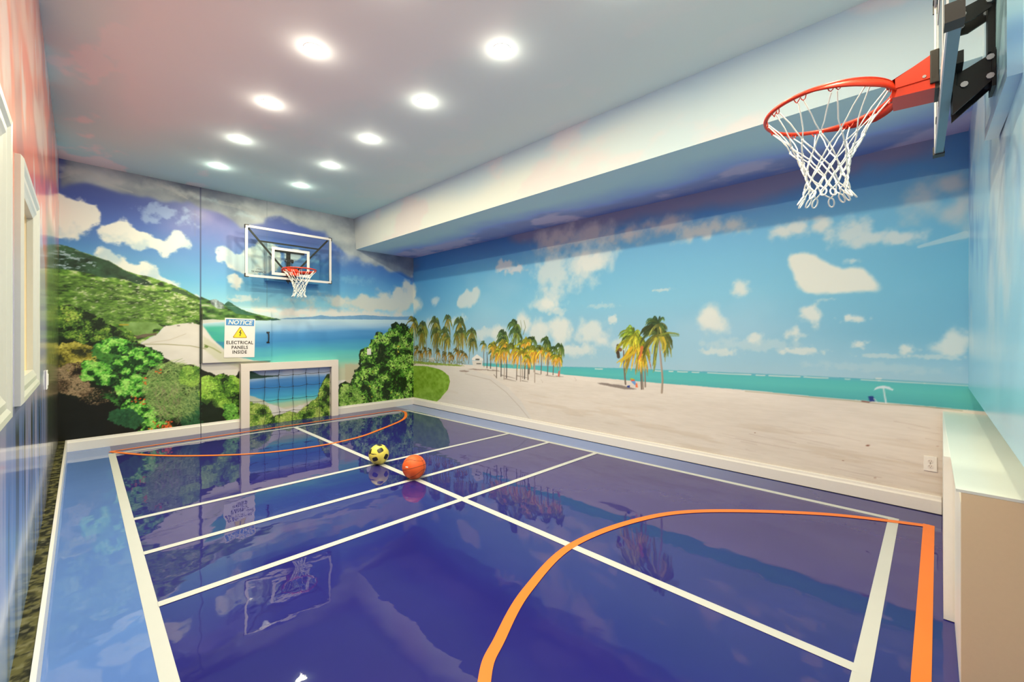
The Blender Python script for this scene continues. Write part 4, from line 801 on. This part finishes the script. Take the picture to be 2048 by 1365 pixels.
# ------------------------------------------------------------------ small goal against the far wall
M_goal = mat('goal_white', (230, 212, 192), .4, .4, vary=.02)
gx0, gx1, gd, gw, gh = 1.908, 3.420, .10, .118, 1.002
t = thing('mini_goal', 'small white wooden soccer goal frame with black net against the back wall', 'goal', (gx0, L, 0)); g = gx1 - gx0
bm = BM(); box(bm, (0, -gd, 0), (gw, -.002, gh - gw), .002); obj('post', bm, M_goal, t)
bm = BM(); box(bm, (g - gw, -gd, 0), (g, -.002, gh - gw), .002); obj('post', bm, M_goal, t)
bm = BM(); box(bm, (0, -gd, gh - gw), (g, -.002, gh), .002); obj('crossbar', bm, M_goal, t)
bm = BM(); rr = random.Random(4); nx, nz = 6, 4; X = [gw + (g - 2 * gw) * i / nx for i in range(nx + 1)]; Zs = [.0, .20, .405, .61, .805, gh - gw]
nd = [[(X[i] + rr.uniform(-.008, .008) + (.014 if j % 2 else 0), -.055 + rr.uniform(-.006, .006), Zs[j] + rr.uniform(-.008, .008) - .014 * math.sin(math.pi * i / nx)) for i in range(nx + 1)] for j in range(6)]
for j in range(6): nd[j][0] = (gw + .004, -.055, Zs[j]); nd[j][nx] = (g - gw - .004, -.055, Zs[j])
def cord(a, b, s):
    P = []
    for k in range(7): q = k / 6; P.append((a[0] + (b[0] - a[0]) * q + (s * .006 * math.sin(math.pi * q) if abs(a[2] - b[2]) > .1 else 0), a[1] + (b[1] - a[1]) * q, a[2] + (b[2] - a[2]) * q - (.012 * math.sin(math.pi * q) if abs(a[0] - b[0]) > .1 else 0)))
    tube(bm, P, .0032, 5)
for j in range(6):
    for i in range(nx + 1):
        if i < nx and 0 < j < 5: cord(nd[j][i], nd[j][i + 1], 1)
        if j < 5: cord(nd[j][i], nd[j + 1][i], rr.choice((-1, 1)))
        if 0 < j < 5 and 0 < i < nx: p = nd[j][i]; tube(bm, [(p[0] - .007, p[1], p[2] - .006), (p[0], p[1], p[2]), (p[0] + .007, p[1], p[2] + .006)], [.005, .008, .005], 6)
obj('net', bm, mat('black_cord', (34, 34, 40), .7), t, label='black square mesh net')

# ------------------------------------------------------------------ hoops
M_blk = mat('black_steel', (34, 31, 29), .42, .4, bump=.05); M_frm = mat('silver_frame', (208, 198, 188), .3, .5); M_red = mat('rim_red', (208, 48, 18), .34, .5, vary=.03); M_net = mat('net_white', (238, 232, 218), .75, .2)
M_bolt = mat('bolt_zinc', (180, 176, 168), .3, .5, .9); M_pad = mat('corner_pad', (40, 37, 36), .5)
M_acr = bpy.data.materials.new('clear_acrylic'); M_acr.use_nodes = True; nt = M_acr.node_tree; nt.nodes.clear()
o_ = nt.nodes.new('ShaderNodeOutputMaterial'); mx = nt.nodes.new('ShaderNodeMixShader'); tr_ = nt.nodes.new('ShaderNodeBsdfTransparent'); gl = nt.nodes.new('ShaderNodeBsdfGlossy'); fr = nt.nodes.new('ShaderNodeFresnel')
tr_.inputs[0].default_value = (.93, .965, .96, 1); gl.inputs['Roughness'].default_value = .02; fr.inputs[0].default_value = 1.35
nt.links.new(fr.outputs[0], mx.inputs[0]); nt.links.new(tr_.outputs[0], mx.inputs[1]); nt.links.new(gl.outputs[0], mx.inputs[2]); nt.links.new(mx.outputs[0], o_.inputs[0])
BW, BH, ZB = .648, .785, 2.37      # half width, height, bottom edge
YF, YB, YP = .229, .197, .082      # board front / back, mounting plate plane
RY, RZ, RR = .598, 2.50, .2375
def frame_ring(bm, hx, z0, z1, w, y0, y1):
    for lo, hi in (((-hx, y0, z0), (hx, y1, z0 + w)), ((-hx, y0, z1 - w), (hx, y1, z1)), ((-hx, y0, z0 + w), (-hx + w, y1, z1 - w)), ((hx - w, y0, z0 + w), (hx, y1, z1 - w))): box(bm, lo, hi)
def hoop(label):
    t = thing('basketball_hoop', label, 'basketball hoop', group=None)
    bm = BM(); box(bm, (-BW + .01, YB + .012, ZB + .01), (BW - .01, YF - .004, ZB + BH - .01)); bd = obj('backboard', bm, M_acr, t, label='clear acrylic backboard pane')
    bm = BM(); frame_ring(bm, .285, ZB + .062, ZB + .505, .042, YF - .0035, YF - .0022); obj('target_square', bm, M_frm, bd, label='white painted shooting square')
    me = text_mesh('SILVERBACK', .036, .0004, 0, .0006, 1.0); o = obj('lettering', me, mat('logo_ink', (40, 44, 60), .5), bd); o.rotation_euler = (math.pi / 2, 0, math.pi); o.location = (.465, YF - .003, ZB + .085)
    me = text_mesh('SILVERBACK', .030, .0004, 0, .0006, 1.0); o = obj('lettering', me, mat('logo_ink'), bd); o.rotation_euler = (math.pi / 2, 0, math.pi); o.location = (-.06, YF + .0006, ZB + .022)
    bm = BM(); tube(bm, [(.465 + .036 * math.cos(a), YF - .003, ZB + .112 + .022 * math.sin(a)) for a in np.linspace(.1, 3.04, 12)], .0018, 4); tube(bm, [(.465 + .018 * math.cos(a), YF - .003, ZB + .112 + .010 * math.sin(a)) for a in np.linspace(.1, 3.04, 8)], .0014, 4); obj('emblem', bm, mat('logo_ink'), bd)
    bm = BM(); frame_ring(bm, BW, ZB, ZB + BH, .036, YF - .004, YF); fo = obj('board_frame', bm, mat('silver_frame'), t, label='white metal frame')
    bm = BM(); frame_ring(bm, BW, ZB, ZB + BH, .034, YB, YF - .004); obj('frame_channel', bm, mat('frame_channel', (104, 128, 132), .25, .6), fo, label='aluminium channel, coloured blue grey for shade and floor bounce')  # frame underside's shade and blue floor bounce put into the channel colour
    for sx in (-1, 1):
        for zz, sz in ((ZB, -1), (ZB + BH, 1)):
            bm = BM(); pts = [(0, 0), (.055, 0), (.055, .010), (.010, .010), (.010, .055), (0, .055)]
            q = [(sx * (BW + .005) - sx * a, zz + sz * .005 - sz * b) for a, b in pts]; prism(bm, q, 1, YB - .005, YF + .005)
            obj('corner_pad', bm, M_pad, t, label='black corner pad')
    # braces behind the board
    bm = BM(); bar(bm, (BW - .05, YB - .008, ZB + .745), (.07, YB - .008, ZB + .13), .016, .026); obj('brace', bm, M_blk, t, label='black diagonal steel brace'); bm = BM(); bar(bm, (-BW + .05, YB - .008, ZB + .745), (-.07, YB - .008, ZB + .13), .016, .026)
    obj('brace', bm, M_blk, t, label='black diagonal steel brace'); bm = BM(); bar(bm, (-.44, YB - .009, ZB + .572), (.44, YB - .009, ZB + .572), .016, .022); obj('brace', bm, M_blk, t, label='black horizontal steel brace'); bm = BM(); box(bm, (-.13, YB - .03, ZB + .10), (.13, YB - .006, ZB + .145)); obj('cross_plate', bm, M_blk, t)
    # two pairs of arms to the wall plates
    for sx in (-1, 1):
        x = sx * .045
        for za, zb, hh in ((ZB + .045, ZB + .085, .10), (ZB + .315, ZB + .335, .05)):
            bm = BM(); prism(bm, [(YB - .012, za - hh * .55), (YB - .050, za - hh * .62), (YP + .01, zb - hh * .5), (YP + .01, zb + hh * .5), (YB - .045, za + hh * .62), (YB - .012, za + hh * .5)], 0, x - .004, x + .004); ar = obj('mounting_arm', bm, M_blk, t)
        G2 = BM(); prism(G2, [(YB - .004, ZB - .062), (YB - .06, ZB - .01), (YB - .004, ZB + .06)], 0, x - .016, x - .008)
        obj('gusset', G2, M_blk, t)
        for y_, z_ in ((YB - .035, ZB + .045), (YP + .014, ZB + .12), (YP + .014, ZB + .05), (YB - .03, ZB + .315), (YP + .014, ZB + .335)): bm = BM(); disc(bm, (y_, z_), .011, x - .013, x + .013, 8, axis=0); obj('bolt', bm, M_bolt, ar)
    bm = BM(); box(bm, (-.055, YP, ZB + .01), (.055, YP + .010, ZB + .15)); box(bm, (-.03, YP, ZB + .15), (.03, YP + .018, ZB + .46)); box(bm, (-.25, YP, ZB + .46), (.25, YP + .012, ZB + .50)); obj('wall_plate', bm, M_blk, t)
    bm = BM(); box(bm, (-.055, YB - .016, ZB - .03), (.055, YB - .003, ZB + .11), .003); obj('lower_slide', bm, M_blk, t); bm = BM(); box(bm, (-.05, YB - .018, ZB + .30), (.05, YB - .006, ZB + .335), .003); obj('upper_slide', bm, M_blk, t)
    # rim
    bm = BM(); n = 72; tube(bm, [(RR * math.cos(a), RY + RR * math.sin(a), RZ) for a in [i * 2 * math.pi / n for i in range(n)]], .0092, 10, True)
    rim = obj('rim', bm, M_red, t, True, label='orange red steel ring')
    bm = BM(); A = np.linspace(math.radians(-90 - 100), math.radians(-90 + 100), 40); rows = []
    for a in A:
        e = min(1, (math.radians(100) - abs(a + math.pi / 2)) / .9); e = max(0, e); r0 = RR + .006; r1 = RR + .006 + .012 * e
        rows.append([bm.verts.new((r * math.cos(a), RY + r * math.sin(a), z)) for r, z in ((r0, RZ + .006), (r1 + .002, RZ + .004 - .034 * e - .006), (r1 - .001, RZ - .034 * e - .008), (r0 - .004, RZ))])
    for p, q in zip(rows, rows[1:]):
        for k in range(4): bm.faces.new((p[k], p[(k + 1) % 4], q[(k + 1) % 4], q[k]))
    bm.faces.new(rows[0]); bm.faces.new(rows[-1]); obj('rim_guard', bm, mat('rim_red'), rim, True)
    bm = BM()
    yb, yr = YF + .022, RY - RR - .004
    for s in (-1, 1): prism(bm, [(yb, RZ + .062), (yr, RZ + .008), (yr, RZ - .03), (yb, RZ - .03)], 0, s * .074 - .002, s * .074 + .002)
    v = [bm.verts.new(p) for p in ((-.074, yb, RZ + .06), (.074, yb, RZ + .06), (.074, yr + .012, RZ + .007), (-.074, yr + .012, RZ + .007))]; bm.faces.new(v)
    prism(bm, [(yb - .01, RZ - .03), (yr + .01, RZ - .026), (yr + .01, RZ - .064), (yb - .01, RZ - .072)], 0, -.072, .072); obj('rim_bracket', bm, M_red, rim)
    bm = BM(); box(bm, (-.082, YF, RZ - .055), (.082, YF + .026, RZ + .075), .003); box(bm, (-.07, YF, RZ - .075), (.07, YF + .012, RZ - .055)); obj('rim_plate', bm, M_blk, rim, label='black mounting plate')
    for s in (-1, 1):
        for y_ in (yb + .02, yr - .012 + .03): bm = BM(); disc(bm, (y_, RZ - .018), .006, s * .0735 - .005, s * .0735 + .005, 8, axis=0); obj('bolt', bm, M_bolt, rim)
    # net hooks and net
    bm = BM(); nb = BM(); NH = 12; hk = [math.radians(15 + 30 * k) for k in range(NH)]
    for a in hk:
        c_, s_ = math.cos(a), math.sin(a); P = []
        for q in range(9): f = q / 8; tt = (f - .5) * .05; rr_ = RR - .004 - .006 * math.sin(f * math.pi * 3) ** 2; P.append((rr_ * c_ - tt * s_, RY + rr_ * s_ + tt * c_, RZ - .006 - .020 * abs(math.sin(f * math.pi * 2))))
        bm = BM(); tube(bm, P, .0022, 5); obj('net_hook', bm, M_red, rim)
    zs = [-.022, -.155, -.203, -.248, -.288, -.325, -.360, -.390]; rs = [.226, .138, .108, .091, .081, .076, .075, .082]; rn = random.Random(7)
    def node(l, k):
        a = hk[0] + (k + (l % 2) * .5) * 2 * math.pi / NH; j = rn.Random if 0 else 0
        sx_ = .010 * max(0, -zs[l] - .2) / .2; return Vector((rs[l] * math.cos(a) + sx_ * math.sin(3 * k + l), RY + rs[l] * math.sin(a) + sx_ * math.cos(2 * k + l) - .01 * max(0, -zs[l] - .1), RZ + zs[l] + .006 * math.sin(5 * k + 2 * l)))
    ND = [[node(l, k) for k in range(NH)] for l in range(len(zs))]
    for l in range(len(zs) - 1):
        for k in range(NH):
            a = ND[l][k]; others = (k, (k - 1) % NH) if l % 2 == 0 else (k, (k + 1) % NH)
            for m_, sg in zip(others, (1, -1)):
                b = ND[l + 1][m_]; mid = (a + b) / 2; ax = Vector((0, RY - .003, mid.z)); out = (mid - ax); out.z = 0; out.normalize()
                bow = .004 if l else -.012
                d = .010 if l == 0 else 0; tg = Vector((-out.y, out.x, 0)) * d * sg
                tube(nb, [a + tg, a * .6 + b * .4 + out * bow * .8 + tg * .6, a * .3 + b * .7 + out * bow * .7, b], .0031 if l else .0027, 6)
            if l: tube(nb, [a + Vector((0, 0, .008)), a, a - Vector((0, 0, .008))], [.003, .0055, .003], 6)
    l = len(zs) - 1
    for k in range(NH):
        a = ND[l][k]; ax = Vector((0, RY - .003, a.z)); o1 = a - ax; o1.normalize(); sg = Vector((-o1.y, o1.x, 0)); P = []
        for q in range(14): f = q / 14 * 2 * math.pi; P.append(a + o1 * (.012 * (1 - math.cos(f))) + sg * .011 * math.sin(f) + Vector((0, 0, -.019 * (1 - math.cos(f)))))
        tube(nb, P, .0034, 6, True)
    obj('net', nb, M_net, t, True, label='white knotted cord net')
    return t
h0 = hoop('basketball hoop on the right end wall seen from its side, large orange rim'); h0.location = (2.60, 0, 0)
def copy_tree(o, parent=None):
    c = o.copy(); COL.objects.link(c); c.parent = parent
    for ch in list(o.children): copy_tree(ch, c)
    return c
h1 = copy_tree(h0); h1.location = (2.565, L - .068, -.032); h1.rotation_euler = (0, 0, math.pi); h1['label'] = 'basketball hoop with clear backboard on the back wall above the goal'

# backing boards behind the hoops, wrapped in the mural
def backing(name, label, x0, x1, z0, wally, d, canvasf, m, sgn, ztop=H - .001):
    t = thing(name, label, 'panel', (0, 0, 0)); y = wally - sgn * d
    me = grid_mesh(name, np.linspace(x0, x1, 110), np.linspace(z0, ztop, 170), lambda u, v: (u, u * 0 + y, v), canvasf); obj('front_face', me, m, t)
    zz = np.linspace(z0, ztop, 170)
    for xx in (x0, x1): obj('side_face', grid_mesh(name, np.array([y, wally - sgn * .0005]), zz, lambda u, v: (u * 0 + xx, u, v), lambda u, v: canvasf(u * 0 + xx, v)), m, t)
    obj('bottom_face', grid_mesh(name, np.linspace(x0, x1, 110), np.array([y, wally - sgn * .0005]), lambda u, v: (u, v, u * 0 + z0), lambda u, v: canvasf(u, v * 0 + z0)), m, t)
    if ztop < H - .01: obj('top_face', grid_mesh(name, np.linspace(x0, x1, 110), np.array([y, wally - sgn * .0005]), lambda u, v: (u, v, u * 0 + ztop), lambda u, v: canvasf(u, v * 0 + ztop)), m, t)
backing('backing_board', 'raised board behind the far backboard, wrapped in the sky mural', 2.258, 3.065, 2.325, L, .148, FAR.sample, M_mural, 1, 2.93)
backing('backing_board', 'shallow raised board behind the near hoop on the glossy end wall', 2.30, 2.93, 2.30, ny(2.6), -.038 + .0, col_near, M_gloss2, 1)

# ------------------------------------------------------------------ balls
def sphere_mesh(r, fn, n=96):
    bm = BM(); bmesh.ops.create_uvsphere(bm, u_segments=2 * n, v_segments=n, radius=r)
    for f in bm.faces: f.material_index = fn(f.calc_center_median().normalized())
    return bm
R0 = .118
t = thing('basketball', 'orange basketball with black seams resting on the white centre line', 'ball', (2.535, 3.94, R0 + .0012))
bm = sphere_mesh(R0, lambda d: 0); obj('shell', bm, mat('basketball_orange', (232, 92, 34), .42, .45, bump=.25, bscale=420, vary=.04), t, True)
bv = Vector((CAM[0] - 2.535, CAM[1] - 3.94, CAM[2] - R0)).normalized(); br = Vector((0, 0, 1)).cross(bv).normalized(); bu = bv.cross(br)
def bd_(a, c): return br * a + bu * c + bv * max(0, 1 - a * a - c * c) ** .5
e1 = bd_(.80, .10).normalized(); e3 = e1.cross(bd_(-.80, -.20)).normalized()
if e3.dot(bu) < 0: e3 = -e3
e2 = e3.cross(e1); bm = BM()
def seam(f, n=90):
    P = []
    for i in range(n): q = Vector(f(i * 2 * math.pi / n)).normalized(); P.append((e1 * q.x + e2 * q.y + e3 * q.z) * (R0 - .0004))
    tube(bm, P, .0019, 6, True)
seam(lambda a: (math.cos(a), math.sin(a), 0)); seam(lambda a: (math.cos(a), 0, math.sin(a)))
for s in (-1, 1): seam(lambda a: (math.cos(a) * .8, math.sin(a) * .8, s * (.56 - .26 * math.cos(2 * a))))
obj('seam', bm, mat('seam_black', (44, 26, 20), .6), t, label='dark seam lines')
d0 = bd_(-.60, .02).normalized(); bm = BM()
q = Vector((0, 0, 1)).cross(d0).normalized(); w_ = d0.cross(q)
pts = [[bm.verts.new(((d0 + q * a + w_ * b).normalized()) * (R0 + .0006)) for a in np.linspace(-.135, .135, 8)] for b in (-.045, 0, .045)]
for r_ in range(2):
    for k in range(7): bm.faces.new((pts[r_][k], pts[r_][k + 1], pts[r_ + 1][k + 1], pts[r_ + 1][k]))
obj('logo_patch', bm, mat('patch', (236, 222, 200), .5), t, label='small white printed label')

R1 = .110
view = Vector((CAM[0] - 2.52, CAM[1] - 4.63, CAM[2] - R1)).normalized(); rt = Vector((0, 0, 1)).cross(view).normalized(); upv = view.cross(rt)
def vd(a, b):                      # direction facing a cross/b up as seen from the middle of the court
    c2 = max(0, 1 - a * a - b * b) ** .5; return (rt * a + upv * b + view * c2).normalized()
PT = [(vd(.14, .38), .30, .24, 25), (vd(-.38, -.46), .29, .22, 12), (vd(.72, -.30), .27, .27, 70), (vd(-.86, .34), .26, .28, 10), (vd(.05, .93), .28, .22, 40), (vd(.80, .55), .30, .13, -60)]
PT += [(-p[0], p[1], p[2], p[3]) for p in PT[:5]]
def pf(d):
    for c_, a_, b_, an in PT:
        if d.dot(c_) < .6: continue
        e1 = c_.cross(upv if abs(c_.dot(upv)) < .9 else rt).normalized(); e2 = c_.cross(e1); an_ = math.radians(an)
        x, y = d.dot(e1), d.dot(e2); x, y = x * math.cos(an_) + y * math.sin(an_), -x * math.sin(an_) + y * math.cos(an_)
        if (abs(x) / a_) ** 3.2 + (abs(y) / b_) ** 3.2 < 1: return 1
    e = d - vd(-.62, .06); x, y = e.dot(rt), e.dot(upv)
    if d.dot(view) > .2 and -.22 < x < .45 and abs(y + .10 * x - .30 * max(0, -x)) < .055 * max(0, (1 - abs(x - .05) / .42)): return 1
    return 0
t = thing('soccer_ball', 'small yellow soccer ball with black patches behind the basketball', 'ball', (2.52, 4.63, R1 + .0012))
bm = sphere_mesh(R1, pf, 110); obj('shell', bm, [mat('ball_yellow', (230, 206, 84), .35, .5, vary=.03), mat('ball_black', (38, 34, 30), .4)], t, True)
